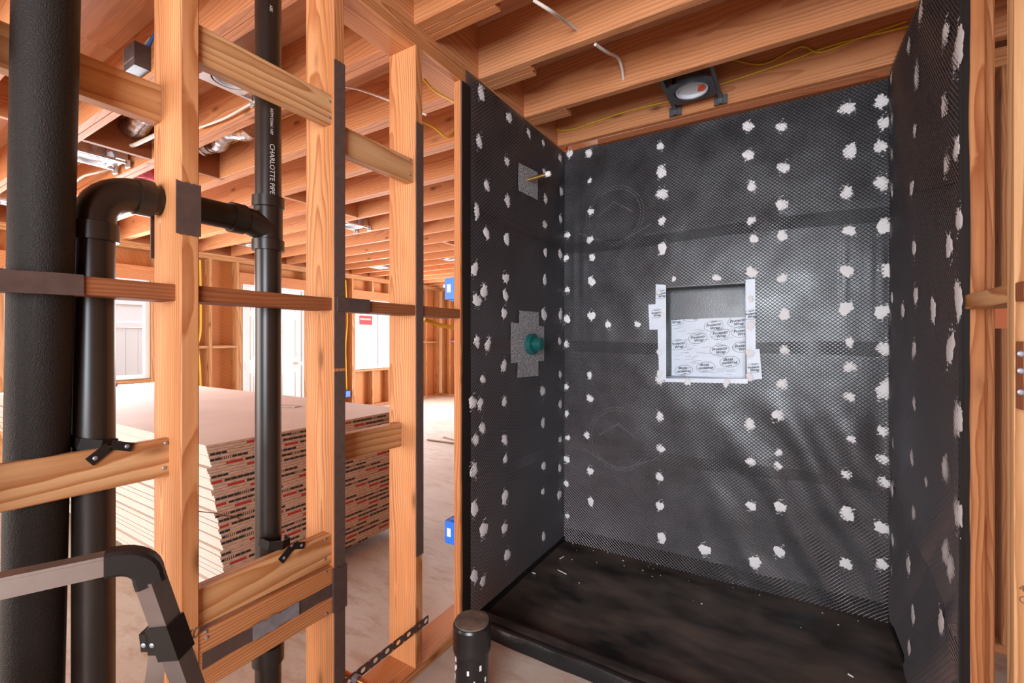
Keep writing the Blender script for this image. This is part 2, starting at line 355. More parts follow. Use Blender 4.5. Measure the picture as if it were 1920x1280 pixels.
def pipe_text(s, size, zc, ang, mat):
    v, f = text_mesh(s, size); b = MB(); r = R3+.0006
    b.add([(XP+r*math.cos(ang+p.y/r), Y3+r*math.sin(ang+p.y/r), zc-p.x) for p in v], f); b.build('lettering', mat, p2)
ANG = math.radians(-5)
dirc = math.atan2(-Y3, -XP)   # towards the eye
pipe_text('CHARLOTTE PIPE', .0185, onX(510, 317, -1.252).z, dirc+.28, M['print_white'])
pipe_text('ASTM D2661 NSF', .010, onX(510, 228, -1.252).z, dirc+.25, M['print_white'])
pipe_text('ABS', .011, onX(512, 18, -1.252).z, dirc+.2, M['print_white'])
def hook(name, label, c, X, r, zs):       # black strap hooked round a pipe and screwed on a block
    root = empty(name, c, label=label, cat='strap', group=None)
    c = Vector(c); b = MB()
    pts = [(c.x-r*.2, c.y-r*1.02, c.z+.01), (c.x+r*.7, c.y-r*.8, c.z+.004), (c.x+r*1.06, c.y, c.z-.004), (c.x+r*.7, c.y+r*.8, c.z-.008), (c.x-r*.2, c.y+r*1.02, c.z-.01)]
    def ribbon(P, w, t=.004):
        for (p, q) in zip(P[:-1], P[1:]):
            p, q = Vector(p), Vector(q); d = (q-p); n = d.cross(Vector((0, 0, 1))).normalized()
            b.obox((p+q)/2, d*.53, n*t*.5, d.normalized().cross(n)*w)
    ribbon(pts, .012)
    b.build('strap_loop', M['blackplastic'], root); b = MB()
    b.obox((X+.002, c.y-.006, c.z-.020), (.002, 0, 0), (0, .016, .013), (0, -.006, .008)); b.obox((X+.002, c.y+.032, c.z-.010), (.002, 0, 0), (0, .018, -.006), (0, .003, .009))
    b.build('strap_band', M['blackplastic'], root)
    screw(root, (X+.004, c.y+.040, c.z-.012), (1, 0, 0)); screw(root, (X+.004, c.y-.013, c.z-.026), (1, 0, 0))
q = onX(186, 838, -1.235); hook('pipe_strap', 'black hook strap on pale block beside the rough iron pipe', (XP, Y2, q.z+.005), -1.235, .038, 0)
q = onX(508, 1040, -1.190); hook('pipe_strap', 'black hook strap at foot of the lettered black pipe', (XP+.03, Y3, q.z+.005), -1.190, .037, 0)

# ------------------------------------------------------------------ perforated strap with copper stub
ps = empty('perforated_strap', (-1.17, 1.1, .18), label='dark perforated steel strap with round holes across the low studs', cat='strap')
b = MB(); z0, z1, y0, ye = .176, .206, .915, 1.303; X0 = -1.1725; cw = .0515; yy = y0
while yy < ye-.01:
    y2 = min(yy+cw, ye); yc = (yy+y2)/2; zc = (z0+z1)/2; r = .0082; seg = 16
    inn = [(yc+r*1.25*math.cos(2*math.pi*k/seg), zc+r*math.sin(2*math.pi*k/seg)) for k in range(seg)]
    out = []
    for k in range(seg):
        a = 2*math.pi*k/seg; ca, sa = math.cos(a), math.sin(a); s = 1/max(abs(ca)/((y2-yy)/2), abs(sa)/((z1-z0)/2)); out.append((yc+ca*s, zc+sa*s))
    for k in range(seg):
        j = (k+1) % seg
        for xx, o in ((X0+.002, 1), (X0, -1)):
            pts = [(xx, *out[k]), (xx, *out[j]), (xx, *inn[j]), (xx, *inn[k])]; b.face(pts if o > 0 else pts[::-1])
        b.face([(X0, *inn[k]), (X0, *inn[j]), (X0+.002, *inn[j]), (X0+.002, *inn[k])])
    yy = y2
b.box(X0, X0+.002, y0, ye, z0-.0005, z0); b.box(X0, X0+.002, y0, ye, z1, z1+.0005); b.build('band', M['darksteel'], ps)
cs = empty('copper_stub', (-1.15, .955, .17), label='short copper stub held in a clip on perforated strap', cat='pipe')
b = MB(); b.tube([(-1.30, .945, .197), (-1.16, .955, .190), (-1.05, .965, .184)], .0085, 14); b.build('pipe', M['copper'], cs)
b = MB(); b.lathe((-1.168, .9545, .1905), (1, .09, -.05), [(.0095, 0), (.014, 0), (.014, .018), (.0095, .018)], 16); b.build('clip', M['steel'], cs)

# ------------------------------------------------------------------ ceiling: joists, blocks, plywood
ce = empty('ceiling', (-2.5, 2, ZP), label='open ceiling of lumber joists under plywood', cat='ceiling', kind='structure')
ZT = ZP+.235
for k in range(-10, 4):                       # joists over the bath
    y = JY+JS*k; lumber('joist', ce, XB, 3.1, y, y+.038, ZP, ZT, M['joist'])
for k in range(-10, 16):                      # joists over the large room, lapping past the stud wall
    y = JY+.038+JS*k+(.012 if k > 3 else 0); n = 2 if -5 < k < 4 else 1
    for i in range(n):
        end = (-.93-.03*i+random.uniform(-.03, .03)) if k < 3 else -1.34
        if k == 0: end += .1
        lumber('joist', ce, -6.70, end, y+.0385*i, y+.0385*i+.038, ZP, ZT, M['joist'])
for k in range(-10, 15):                      # blocking row across the bays, and rim blocks on the stud wall
    n = 2 if -5 < k < 4 else 1; y = JY+.038+JS*k+.0385*n
    if k not in (1, 4, 6, 8, 9, 11): lumber('joist_block', ce, -3.57, -3.532, y, JY+.038+JS*(k+1)+(.012 if k >= 3 else 0), ZP+.003, ZT, M['red' if k in (-1, 0) else 'joist'])
    if k < 3: lumber('rim_block', ce, XW-.045, XW-.007, y, JY+JS*(k+1), ZP, ZT, M['joist'])
    lumber('rim_block', ce, -6.72, -6.682, y, JY+.038+JS*(k+1)+(.012 if k >= 3 else 0), ZP, ZT, M['red'])
for i in range(5):
    for j in range(11):
        x0 = -7.0+2.1*i; y0 = -4.3+1.22*j
        b = MB(); b.box(x0, x0+2.1, y0, y0+1.22, ZT, ZT+.018); b.build('plywood_sheet', M['ply'], ce)

# ------------------------------------------------------------------ shower back wall, right wall framing
wb = empty('wall_back', (-.4, 2.62, 0), label='framed shower back wall behind black lath', cat='wall', kind='structure')
NX0, NX1, NZ0, NZ1, ND = -.570, -.176, 1.055, 1.545, .125     # niche
for x in (-1.16, -.80, -.62, -.16, .28, .738, 1.14, 1.55, 1.84, 2.25, 2.66): lumber('stud', wb, x, x+.038, 2.56, 2.70, .038, 2.36, M['stud'])
lumber('sole_plate', wb, XW, 3.1, 2.56, 2.70, 0, .038, M['stud']); lumber('top_plate', wb, XW, 3.1, 2.56, 2.70, 2.36, 2.398, M['stud']); lumber('top_plate', wb, XW, 3.1, 2.56, 2.70, 2.398, ZP, M['stud'])
lumber('nailer', wb, onY(1120, 250, 2.50).x, .393, 2.505, 2.556, 2.405, 2.434, M['red'])
b = MB(); b.box(.42, 3.1, 2.72, 2.735, 0, 2.6); b.build('grey_board', plain('grey_gypsum_board', (.42, .40, .38), .8), wb)
wr = empty('wall_right', (.44, 1.6, 0), label='stud wall ending at the shower opening', cat='wall', kind='structure')
XR = .393
for a, b_ in [(1.602, 1.640), (2.0, 2.038), (2.4, 2.438)]: lumber('stud', wr, XR+.006, XR+.044, a, a+.089, .038, 2.36, M['stud'], ch=.006)
lumber('trimmer_stud', wr, XR+.0445, XR+.064, 1.625, 1.70, .038, 2.36, M['stud'], ch=.004)
for y in (1.300, .90, .49, .08, -.33): lumber('stud', wr, XR, XR+.089, y, y+.038, .038, 2.36, M['pine'])
lumber('sole_plate', wr, XR, XR+.089, -1, 2.56, 0, .038, M['stud']); lumber('top_plate', wr, XR, XR+.089, -1, 2.56, 2.36, 2.398, M['stud']); lumber('top_plate', wr, XR, XR+.089, -1, 2.56, 2.398, ZP, M['stud'])
lumber('block', wr, XR+.001, XR+.08, 1.338, 1.602, 1.340, 1.378, M['pine'])
q0, q1 = onY(1905, 640, 1.296), onY(1905, 765, 1.296); lumber('block', wr, q0.x, q0.x+.10, 1.262, 1.299, q1.z, q0.z, M['red'])
q0, q1 = onY(1905, 530, 1.296), onY(1905, 565, 1.296); lumber('block', wr, q0.x, q0.x+.10, 1.262, 1.299, q1.z, q0.z, M['red'])
for py in (663, 695, 735): screw(wr, onY(1915, py, 1.262), (0, -1, 0), .006)
v, f = text_mesh('4', .018); b = MB(); q = onY(1916, 1103, 1.2995); b.add([(q.x+p.x, q.y, q.z+p.y) for p in v], f)
for k in range(24): # stamped ring below the figure
    a0, a1 = 2*math.pi*k/24, 2*math.pi*(k+1)/24; cx, cz = q.x+.006, q.z-.022
    b.face([(cx+.010*math.cos(a0), q.y, cz+.008*math.sin(a0)), (cx+.010*math.cos(a1), q.y, cz+.008*math.sin(a1)), (cx+.0085*math.cos(a1), q.y, cz+.0065*math.sin(a1)), (cx+.0085*math.cos(a0), q.y, cz+.0065*math.sin(a0))][::-1])
b.build('stamp_mark', M['pencil'], wr)
b = MB(); q = onY(1885, 592, 2.558); b.box(q.x-.03, q.x+.02, 2.556, 2.558, q.z-.05, q.z+.05); b.build('paint_mark', plain('faded_orange_spray', (.75, .22, .09), .8), wb)

# ------------------------------------------------------------------ shower pan and curb
pan = empty('shower_pan', (-.39, 2.05, 0), label='black coated shower pan with low front curb', cat='shower pan')
b = MB(); nx, ny = 60, 40; vs = []
for j in range(ny+1):
    for i in range(nx+1):
        x = XW+.006+(XR-XW-.012)*i/nx; y = 1.66+(2.538-1.66)*j/ny
        d = math.hypot((x+.38), (y-2.08)); z = .012+.010*min(1, d/.7)+.0025*noise.noise((x*4, y*4, 0))
        e = min(1, (j/ny)*40) if j == 0 else 1
        if j == 0: z = .03
        vs.append((x, y, z))
b.add(vs, [(j*(nx+1)+i, j*(nx+1)+i+1, (j+1)*(nx+1)+i+1, (j+1)*(nx+1)+i) for j in range(ny) for i in range(nx)], 0, True); b.build('pan_floor', M['pan'], pan)
b = MB(); prof = [(1.563, .0), (1.566, .052), (1.572, .060), (1.584, .064), (1.625, .064), (1.638, .060), (1.648, .045), (1.662, .028)]; n = 50; vs = []
for i in range(n+1):
    x = XW+.03+(XR-XW-.03)*i/n
    for k, (y, z) in enumerate(prof):
        w = .004*noise.noise((x*7, k*.6, 2)); vs.append((x, y+w, max(0, z+w*.6)))
K = len(prof); b.add(vs, [(i*K+k, (i+1)*K+k, (i+1)*K+k+1, i*K+k+1) for i in range(n) for k in range(K-1)], 0, True)
b.m = [1 if k < 3 else 0 for i in range(n) for k in range(K-1)]
b.face([(XW+.03, y, z) for y, z in prof]+[(XW+.03, 1.662, 0)], 1); b.build('curb', [M['pan'], M['gloss']], pan)
b = MB(); b.box(XW+.004, XR-.004, 2.5405, 2.546, .0, .103); b.box(XW, XW+.012, 1.60, 2.54, 0, .05); b.box(XR-.012, XR, 1.60, 2.54, 0, .05); b.build('upturn', M['gloss'], pan)
b = MB()
for _ in range(26):                            # crumbs and scraps lying in the pan
    x = random.uniform(XW+.03, XR-.05); y = 2.53-abs(random.gauss(0, .10)) if random.random() < .7 else random.uniform(1.7, 2.5); s = random.uniform(.0015, .0035)
    b.obox((x, y, .026), (s, 0, 0), (0, s*.7, 0), (0, 0, s*.4))
for px, py, px2, py2 in [(1050, 1047, 1057, 1043), (1046, 1068, 1062, 1076), (998, 1073, 1004, 1075), (1590, 1263, 1600, 1269)]:
    p, q = onZ(px, py, .03), onZ(px2, py2, .03); b.tube([p, q], .003, 6)
tag(b.build('crumbs', M['dab'], pan), kind='stuff')

# ------------------------------------------------------------------ lath walls
_dab = []
for k in range(10):
    b = MB(); seg = 30; ph = [random.uniform(0, 6.28) for _ in range(3)]
    def rad(a): return 1+.12*math.sin(2*a+ph[0])+.10*math.sin(3*a+ph[1])+.08*math.sin(7*a+ph[2])+random.uniform(-.16, .14)
    R = [rad(2*math.pi*i/seg) for i in range(seg)]
    rings = [[(.5*s*R[i]*math.cos(2*math.pi*i/seg), .5*s*R[i]*math.sin(2*math.pi*i/seg), h) for i in range(seg)] for s, h in ((1, 0), (.86, .09), (.45, .16))]
    vs = [p for r in rings for p in r]+[(0, 0, .18)]
    b.add(vs, [(j*seg+i, j*seg+(i+1) % seg, (j+1)*seg+(i+1) % seg, (j+1)*seg+i) for j in range(2) for i in range(seg)]+[(2*seg+i, 2*seg+(i+1) % seg, 3*seg) for i in range(seg)], 0, True)
    for _ in range(20):
        a = random.uniform(0, 6.28); d = random.uniform(.5, .85); s = random.uniform(.03, .075); c = Vector((d*math.cos(a)*.6, d*math.sin(a), 0))
        b.face([c+Vector((s*1.6, 0, .05)), c+Vector((0, s*.6, .05)), c+Vector((-s*1.6, 0, .05)), c+Vector((0, -s*.6, .05))])
    o = b.build('plaster_dab', M['dab'], loc=(0, 0, 0)); _dab.append(o.data); bpy.data.objects.remove(o)
def fbm(x, y, s): return noise.noise((x, y, s))+.5*noise.noise((x*2.1, y*2.1, s+9))
def make_lath(label, O, U, Nn, ulen, z0, z1, wr_f, dabs, u_felt0=0, u_felt1=None, hole=None, seed=0, sheets=4, tilt=0, dabsize=.05, edge=True, zf=None):
    O, U, Nn = Vector(O), Vector(U), Vector(Nn); up = Vector((0, 0, 1)); u_felt1 = ulen if u_felt1 is None else u_felt1
    root = empty('lath_panel', O+U*ulen/2, label=label, cat='wire lath')
    P = lambda u, z, d: O+U*u+up*z+Nn*d
    inh = lambda u, z: hole and hole[0] < u < hole[1] and hole[2] < z < hole[3]
    b = MB(); us = [u_felt0+(u_felt1-u_felt0)*i/80 for i in range(81)]; zf_ = z0 if zf is None else zf; zs = [zf_+(z1-zf_)*j/120 for j in range(121)]
    if hole:
        for i, hv in enumerate(hole):
            arr = us if i < 2 else zs; k = min(range(len(arr)), key=lambda t: abs(arr[t]-hv)); arr[k] = hv
    n = len(us); vs = []
    for j, z in enumerate(zs):
        for i, u in enumerate(us):
            uu = u
            if edge and i == 0: uu = u+.006*noise.noise((z*3, seed, 0))+.004*noise.noise((z*9, seed, 1))
            vs.append(P(uu, z, .004+wr_f(u, z)))
    fs = [(j*n+i, j*n+i+1, (j+1)*n+i+1, (j+1)*n+i) for j in range(len(zs)-1) for i in range(n-1) if not inh((us[i]+us[i+1])/2, (zs[j]+zs[j+1])/2)]
    b.add(vs, fs, 0, True); b.build('felt_paper', M['felt'], root, loc=O+U*ulen/2)
    cw, rp, wd = .020, .0086, .0015
    bounds = [z0+(z1-z0)*k/sheets for k in range(sheets+1)]
    for s in range(sheets):
        b = MB(); za, zb = bounds[s]-(.03 if s else 0), bounds[s+1]+(.03 if s < sheets-1 else 0)
        rows = int((zb-za)/rp); m = int(ulen/(cw/2)); lift = .0065+.003*(s % 2)
        for r in range(rows):
            prev = None
            for i in range(m+1):
                u = i*cw/2; sl = tilt*(u-ulen/2)*(1 if s else 0)+.008*math.sin(u*5+s)*(1 if s else 0)
                z = za+sl+rp*(r+.5)+(rp*.46 if (i+r) % 2 else -rp*.46)
                if z > z1 or z < z0 or inh(u, z): prev = None; continue
                d = lift+wr_f(u, z); cur = (P(u, z-wd, d+.0016), P(u, z+wd, d-.0004))
                if prev is not None:
                    k = len(b.v); b.v += [tuple(prev[0]), tuple(cur[0]), tuple(cur[1]), tuple(prev[1])]; b.f.append((k, k+1, k+2, k+3)); b.m.append(0); b.sm.append(False)
                prev = cur
        tag(b.build('lath_sheet', M['lath'], root), kind='stuff')
    rnd = random.Random(seed)
    ang = {0: (math.pi/2, 0, math.atan2(U.y, U.x))}[0]
    from mathutils import Matrix
    R = Matrix((U, up, U.cross(up))).transposed()
    if (U.cross(up)).dot(Nn) < 0: R = Matrix((-U, up, -U.cross(up))).transposed()
    for (u, z, s) in dabs:
        if u < .004 or u > ulen-.004: u = max(.008, min(ulen-.008, u))
        o = link('plaster_dab', _dab[rnd.randrange(10)], root, P(u, z, .0085+wr_f(u, z)))
        o.rotation_euler = (R @ Matrix.Rotation(rnd.uniform(-.4, .4)+math.pi*rnd.randrange(2), 3, 'Z')).to_euler(); o.scale = (dabsize*s*rnd.uniform(.85, 1.15), dabsize*s*rnd.uniform(.9, 1.3), .014)
    return root, P
def crop(pts, ox, oy, k): return [(ox+p[0]/k, oy+p[1]/k, (p[2] if len(p) > 2 else .9)) for p in pts]
BD = crop([(90,475,.8),(205,470,.8),(210,635,.5),(215,820,.8),(210,990,.8),(225,1095,.7),(220,1240,.8),(75,962,.7),(68,1100,.7),(635,430,.7),(640,585,1),(648,715,1.1),(645,880,.8),(648,1040,1),(715,1225,.5),(970,1218,.7)],1040,140,3.2)
BD += crop([(135,312,.9),(338,312,.9),(140,480,.9),(350,557,.9),(158,665,.8),(340,780,.9),(155,875,.7),(170,985,.8),(340,967,.8),(155,1185,.9),(342,1220,.8),(733,200,1),(748,458,1.2),(728,708,1),(745,935,.9),(730,1178,.9),(940,160,.9),(950,290,.9),(930,430,.9),(940,650,1),(948,910,1),(970,1170,1.1)],1360,140,3.2)
BD += crop([(355,285,.9),(355,500,.9),(342,705,.9),(320,888,.9),(145,945,.9),(155,1165,.8),(320,1115,.7),(315,1195,.8),(722,250,1.1),(938,270,1.1),(745,455,.7),(748,600,.9),(955,490,1.1),(965,735,1.4),(745,778,.9),(757,1030,.6),(950,985,.9),(948,1155,.8),(728,1245,.7)],1360,500,3.2)
BD += crop([(945,395,.9),(155,540,.8),(328,540,1),(725,582,1.2),(940,672,.9),(325,815,.8),(178,875,1),(722,888,.9),(935,883,.8)],1360,780,3.2)
BD += crop([(70,80,.6),(210,150,.7),(210,10,.7),(72,240,.6),(78,385,.6),(192,370,.7),(72,515,.7),(68,660,.6),(75,855,.6),(212,585,.7),(215,770,.8),(630,40,.8),(632,258,.8),(635,450,.8),(628,620,.8),(630,795,.8),(643,985,.9),(900,1057,1.1)],1040,700,3.2)
BD += [(1109,592,.8),(1140,608,.7),(1195,608,.7),(1064,543,.7),(1063,598,.8),(1062,645,.7)]
LD = crop([(118,110),(287,258),(405,350,.7),(492,410,.7),(107,400),(273,520),(500,590,.8),(593,500,.8),(600,700,.8),(152,665),(275,755),(505,745),(92,822),(500,900),(595,865,.8),(150,950),(272,985),(505,1065,.8),(595,1075),(80,1165),(268,1220),(500,1230)],865,140,3.2)
LD += [(908,545,1),(894,563,1),(948,554,.9),(945,587,.9),(1020,590,1),(1051,589,.9),(894,641,.8),(915,646,.9),(944,686,.9),(905,711,.7),(1017,733,1),(1049,640,.8),(1050,702,.8)]
LD += crop([(68,45),(112,55),(258,38),(593,55),(127,197),(85,267),(262,268),(490,168),(593,267,.8),(265,385,.8),(495,425,.8),(590,440,.8),(75,450),(490,580,.7),(588,600),(262,615,1.1),(78,685),(135,808,1.1),(260,800),(493,850,.8),(275,962,1.1),(78,1085),(130,1118,.8)],865,740,3.2)
RD = crop([(272,80),(188,310),(242,500,1.1),(440,230),(525,330,1.3),(445,705),(230,870,.8),(78,520,.7),(80,790,.7),(78,1030,.7),(445,1090),(515,990)],1650,0,3.556)
RD += crop([(222,40),(78,55,.7),(528,255),(233,445,.8),(458,430),(80,775,.7),(237,760,.9),(155,860),(353,855),(530,790,1.1),(233,1130),(465,1110,1.1)],1650,340,3.556)
RD += crop([(240,200,.7),(520,310,1.2),(85,465,.7),(225,555),(440,640,1.3),(305,720,.6),(85,780,.7),(222,930,.9),(520,925,1.2),(82,1110,.7),(435,1190,1.1)],1650,700,3.556)
RD += [(1712,1060,.9),(1711,1152,.8),(1708,1220,.8),(1771,1171,.9),(1781,1064,1.2)]
def wback(u, z):
    d = .007*fbm(u*2.6, z*2.0, 1)+.0025*fbm(u*7, z*6, 3)
    m = max(0, 1-abs(z-1.56)/.24)
    if u > 1.40: d += .007*m*(math.sin((u-1.40)*150)+.5)
    k = max(0, min(1, (u-.75)/.3))*max(0, min(1, (1.05-z)/.3))
    d += .010*k*math.sin((u*.9+z*.55)*26+2*noise.noise((u*3, z*3, 5)))
    d += .006*max(0, 1-abs(u-.09)/.08)*max(0, 1-abs(z-1.75)/.5)*math.sin(u*110)
    edge = min(1, u/.05, (1.57-u)/.05, max(0, (2.42-z)/.05), max(0, (z-.02)/.05)); return max(-.003, d*max(.15, edge)+.001)
def wleft(u, z): return max(-.002, .003*fbm(u*3, z*2.2, 7)*min(1, max(0, u/.06)+.2, max(.1, (.97-u)/.05)))
def wright(u, z):
    d = .005*fbm(u*3, z*2.5, 11)+.010*max(0, min(1, (.9-z)/.4))*math.sin((u*.8+z*.9)*17)+.006*math.sin((u-z*.55)*11)*max(0, 1-abs(z-1.9)/.4)
    return max(-.002, d*min(1, max(.15, (.944-u)/.06), max(.2, u/.05)))
ZL = 2.421
dl = [(onY(x, y, 2.535).x-XW, onY(x, y, 2.535).z, s) for x, y, s in BD]
back, PB = make_lath('black felt and wire lath on shower back wall with niche', (XW, 2.544, 0), (1, 0, 0), (0, -1, 0), XR-XW, .012, ZL, wback, dl, hole=(NX0-XW, NX1-XW, NZ0, NZ1), seed=3, edge=False, dabsize=.052, zf=.102)
dl = [(onX(x, y, XW+.008).y-1.572, onX(x, y, XW+.008).z, s) for x, y, s in LD]
left, PL = make_lath('black lath panel on shower side wall with green valve', (XW, 1.572, 0), (0, 1, 0), (1, 0, 0), 2.544-1.572, .03, ZL, wleft, dl, u_felt0=-.030, seed=5, dabsize=.056)
dl = [(onX(x, y, XR-.008).y-1.602, onX(x, y, XR-.008).z, s) for x, y, s in RD]
right, PR = make_lath('wrinkled black lath panel on side wall opposite the valve', (XR, 1.602, 0), (0, 1, 0), (-1, 0, 0), 2.544-1.602, .012, ZL, wright, dl, u_felt0=-.008, seed=8, tilt=.25, dabsize=.066)
# flaps of felt round the opening studs
b = MB(); vs = []
for j in range(61):
    z = .05+(2.36-.05)*j/60; y = 1.514+.006*noise.noise((z*2, 1, 0))+.004*noise.noise((z*9, 4, 0))
    vs += [(XW+.0055, y, z), (XW+.0065, 1.546, z), (XW+.0055, 1.574, z)]
b.add(vs, [(3*j+k, 3*j+k+1, 3*j+4+k, 3*j+3+k) for j in range(60) for k in (0, 1)], 0, True); b.build('felt_edge', M['felt_dark'], left)
b = MB(); vs = []
for j in range(61):
    z = .02+2.38*j/60; x = XR+.010+.0035*noise.noise((z*3, 7, 0))+.002*noise.noise((z*9, 4, 1)); vs += [(XR-.010, 1.597, z), (x, 1.5985, z)]
b.add(vs, [(2*j, 2*j+1, 2*j+3, 2*j+2) for j in range(60)], 0, True); b.build('felt_edge', M['felt_dark'], right)
# faint emblems printed on the felt
def emblem(px, py, r):
    c = onY(px, py, 2.544); u0, z0 = c.x-XW, c.z; b = MB(); d = lambda u, z: PB(u, z, .0048+wback(u, z))
    def band(f0, f1, n=60):
        b = MB()
        for k in range(n): b.face([d(*f0(k/n)), d(*f0((k+1)/n)), d(*f1((k+1)/n)), d(*f1(k/n))])
        b.build('printed_emblem', M['emblem'], back)
    for ra in (r, r*.9):
        band(lambda t: (u0+ra*math.cos(6.2832*t), z0+ra*math.sin(6.2832*t)), lambda t: (u0+(ra-.005)*math.cos(6.2832*t), z0+(ra-.005)*math.sin(6.2832*t)))
    for s in (-1, 1):
        band(lambda t: (u0+s*r*.62*t, z0+r*(.5-.42*t)), lambda t: (u0+s*r*.62*t, z0+r*(.44-.42*t)), 12)
        band(lambda t: (u0+s*r*1.25*t, z0-r*(.95-.55*t)), lambda t: (u0+s*r*1.25*t, z0-r*(1.0-.55*t)), 12)
emblem(1152, 405, .175); emblem(1160, 822, .185)

# ------------------------------------------------------------------ niche and printed tape
ni = empty('niche', ((NX0+NX1)/2, 2.6, NZ0), label='recessed wall niche lined with black lath and white printed tape', cat='niche')
YN = 2.540; t = .012
b = MB(); b.box(NX0-t, NX0, YN, YN+ND, NZ0-t, NZ1+t); b.box(NX1, NX1+t, YN, YN+ND, NZ0-t, NZ1+t); b.box(NX0, NX1, YN, YN+ND, NZ1, NZ1+t); b.box(NX0, NX1, YN, YN+ND, NZ0-t, NZ0); b.box(NX0-t, NX1+t, YN+ND, YN+ND+t, NZ0-t, NZ1+t); b.build('lining', M['felt'], ni)
b = MB()
for k in range(46):                          # lath wires wrapping the reveals
    z = NZ0+.01+(NZ1-NZ0-.02)*k/45; b.tube([(NX0+.004, YN-.004, z), (NX0+.009, YN+.05, z+.005), (NX0+.004, YN+ND-.01, z)], .0016, 5)
for k in range(40):
    x = NX0+.01+(NX1-NX0-.02)*k/39; b.tube([(x, YN-.002, NZ1-.003), (x+.006, YN+.04, NZ1-.012), (x, YN+ND-.02, NZ1-.004)], .0018, 5)
tag(b.build('reveal_wires', M['lath'], ni), kind='stuff')
def quad_tape(name, pts, parent, mat, n):     # thin tape piece from four corner points, thickness along n
    b = MB(); n = Vector(n); P = [Vector(p) for p in pts]; Q = [p+n*.0012 for p in P]
    if (P[1]-P[0]).cross(P[2]-P[0]).dot(n) < 0: P.reverse(); Q.reverse()
    b.face(Q); b.face(P[::-1])
    for i in range(len(P)): j = (i+1) % len(P); b.face([P[i], P[j], Q[j], Q[i]])
    return b.build(name, mat, parent)
YT = YN+ND
def nb(px, py): return onY(px, py, YT-.002)
zt = NZ0+.30
for k, (za, zb) in enumerate([(NZ0, NZ0+.115), (NZ0+.108, NZ0+.212), (NZ0+.206, NZ0+.320)]):
    quad_tape('tape_strip', [(NX0+.012, YT-.001-.001*k, za), (NX1-.001, YT-.001-.001*k, za), (NX1-.001, YT-.001-.001*k, zb+(.006 if k == 2 else 0)), (NX0+.012, YT-.001-.001*k, zb)], ni, M['tape'], (0, -1, 0))
quad_tape('tape_strip', [(NX0, YN, NZ0+.001), (NX1, YN, NZ0+.001), (NX1, YT, NZ0+.001), (NX0, YT, NZ0+.001)], ni, M['tape'], (0, 0, 1))
def ft(px, py): return onY(px, py, 2.528)
for poly in ([(1230, 533), (1249, 534), (1249, 604), (1229, 604)], [(1216, 571), (1249, 568), (1249, 618), (1218, 618)], [(1233, 616), (1249, 616), (1249, 712), (1236, 712)],
             [(1398, 524), (1416, 523), (1417, 658), (1399, 660)], [(1400, 655), (1424, 654), (1429, 710), (1401, 713)], [(1246, 709), (1402, 710), (1402, 719), (1246, 716)]):
    _k = globals().get('_k', 0)+1; quad_tape('tape_strip', [ft(*p)+Vector((0, .0016*(_k-3), 0)) for p in poly], ni, M['tape'], (0, -1, 0))
for px, py, s in [(1236, 548, .5), (1243, 590, .5), (1236, 660, .5), (1237, 700, .6), (1408, 560, .5), (1408, 610, .7), (1406, 662, .7), (1406, 706, .6), (1290, 716, .6), (1362, 718, .6)]:
    q = ft(px, py); o = link('plaster_dab', _dab[random.randrange(10)], ni, q+Vector((0, -.006, 0)), (math.pi/2, 0, 0)); o.scale = (.05*s, .05*s*1.3, .012)
def logo(q, s, flip=False, cut=None, parent=ni, ux=Vector((1, 0, 0)), uz=Vector((0, 0, 1)), lim=None, mat=None):
    b = MB(); sg = -1 if flip else 1; rot = math.radians(8)
    def put(x, y):
        xr, yr = x*math.cos(rot)-y*math.sin(rot), x*math.sin(rot)+y*math.cos(rot); p = Vector(q)+ux*xr*s*sg+uz*yr*s*sg
        return p
    def okp(p): return lim is None or (lim[0] < p.x < lim[1] and lim[2] < p.z < lim[3])
    parts = []
    for txt, sz, cx, cy in (('Protecto', .34, 0, .10), ('Wrap', .34, .05, -.20)):
        v, f = text_mesh(txt, sz, .25, .008)
        parts.append(([put(p.x+cx, p.y+cy) for p in v], f))
    parts.append(([put(-.18, .32), put(.30, .33), put(.36, .38), put(-.12, .37)], [(0, 1, 2, 3)]))
    for k in range(40):
        a0, a1 = 2*math.pi*k/40, 2*math.pi*(k+1)/40
        parts.append(([put(x*math.cos(a), y*math.sin(a)) for a, x, y in ((a0, .80, .48), (a1, .80, .48), (a1, .775, .455), (a0, .775, .455))], [(0, 1, 2, 3)]))
    for v, f in parts:
        ff = [t_ for t_ in f if all(okp(v[i]) for i in t_)]
        if ff: b.add(v, ff)
    if b.f:
        b.build('printed_logo', mat or M['ink'], parent)
LIM = (NX0+.012, NX1-.002, NZ0+.004, NZ0+.324)
for px, py, fl_ in [(1266, 600, 0), (1297, 593, 0), (1339, 586, 0), (1338, 611, 0), (1383, 603, 0), (1308, 634, 0), (1350, 626, 0), (1271, 646, 0), (1349, 656, 0), (1392, 650, 0), (1282, 694, 1), (1323, 688, 1), (1368, 678, 1), (1390, 622, 0)]:
    q = onY(px, py, YT-.0052); logo(q, .061, bool(fl_), lim=LIM)
for px, py in [(1231, 588), (1240, 552), (1413, 690), (1408, 590)]:
    q = ft(px, py); logo(q+Vector((0, -.007, 0)), .05, lim=None if px == 1231 and False else (q.x-.028, q.x+.028, q.z-.05, q.z+.05))
b = MB()
for _ in range(70):                            # small print lines on the tape
    x = random.uniform(LIM[0]+.01, LIM[1]-.06); z = random.uniform(LIM[2]+.01, LIM[3]-.01); L = random.uniform(.02, .05)
    b.face([(x, YT-.0051, z), (x+L, YT-.0051, z+L*.12), (x+L, YT-.0051, z+L*.12+.0012), (x, YT-.0051, z+.0012)])
tag(b.build('small_print', M['emblem'], ni), kind='stuff')

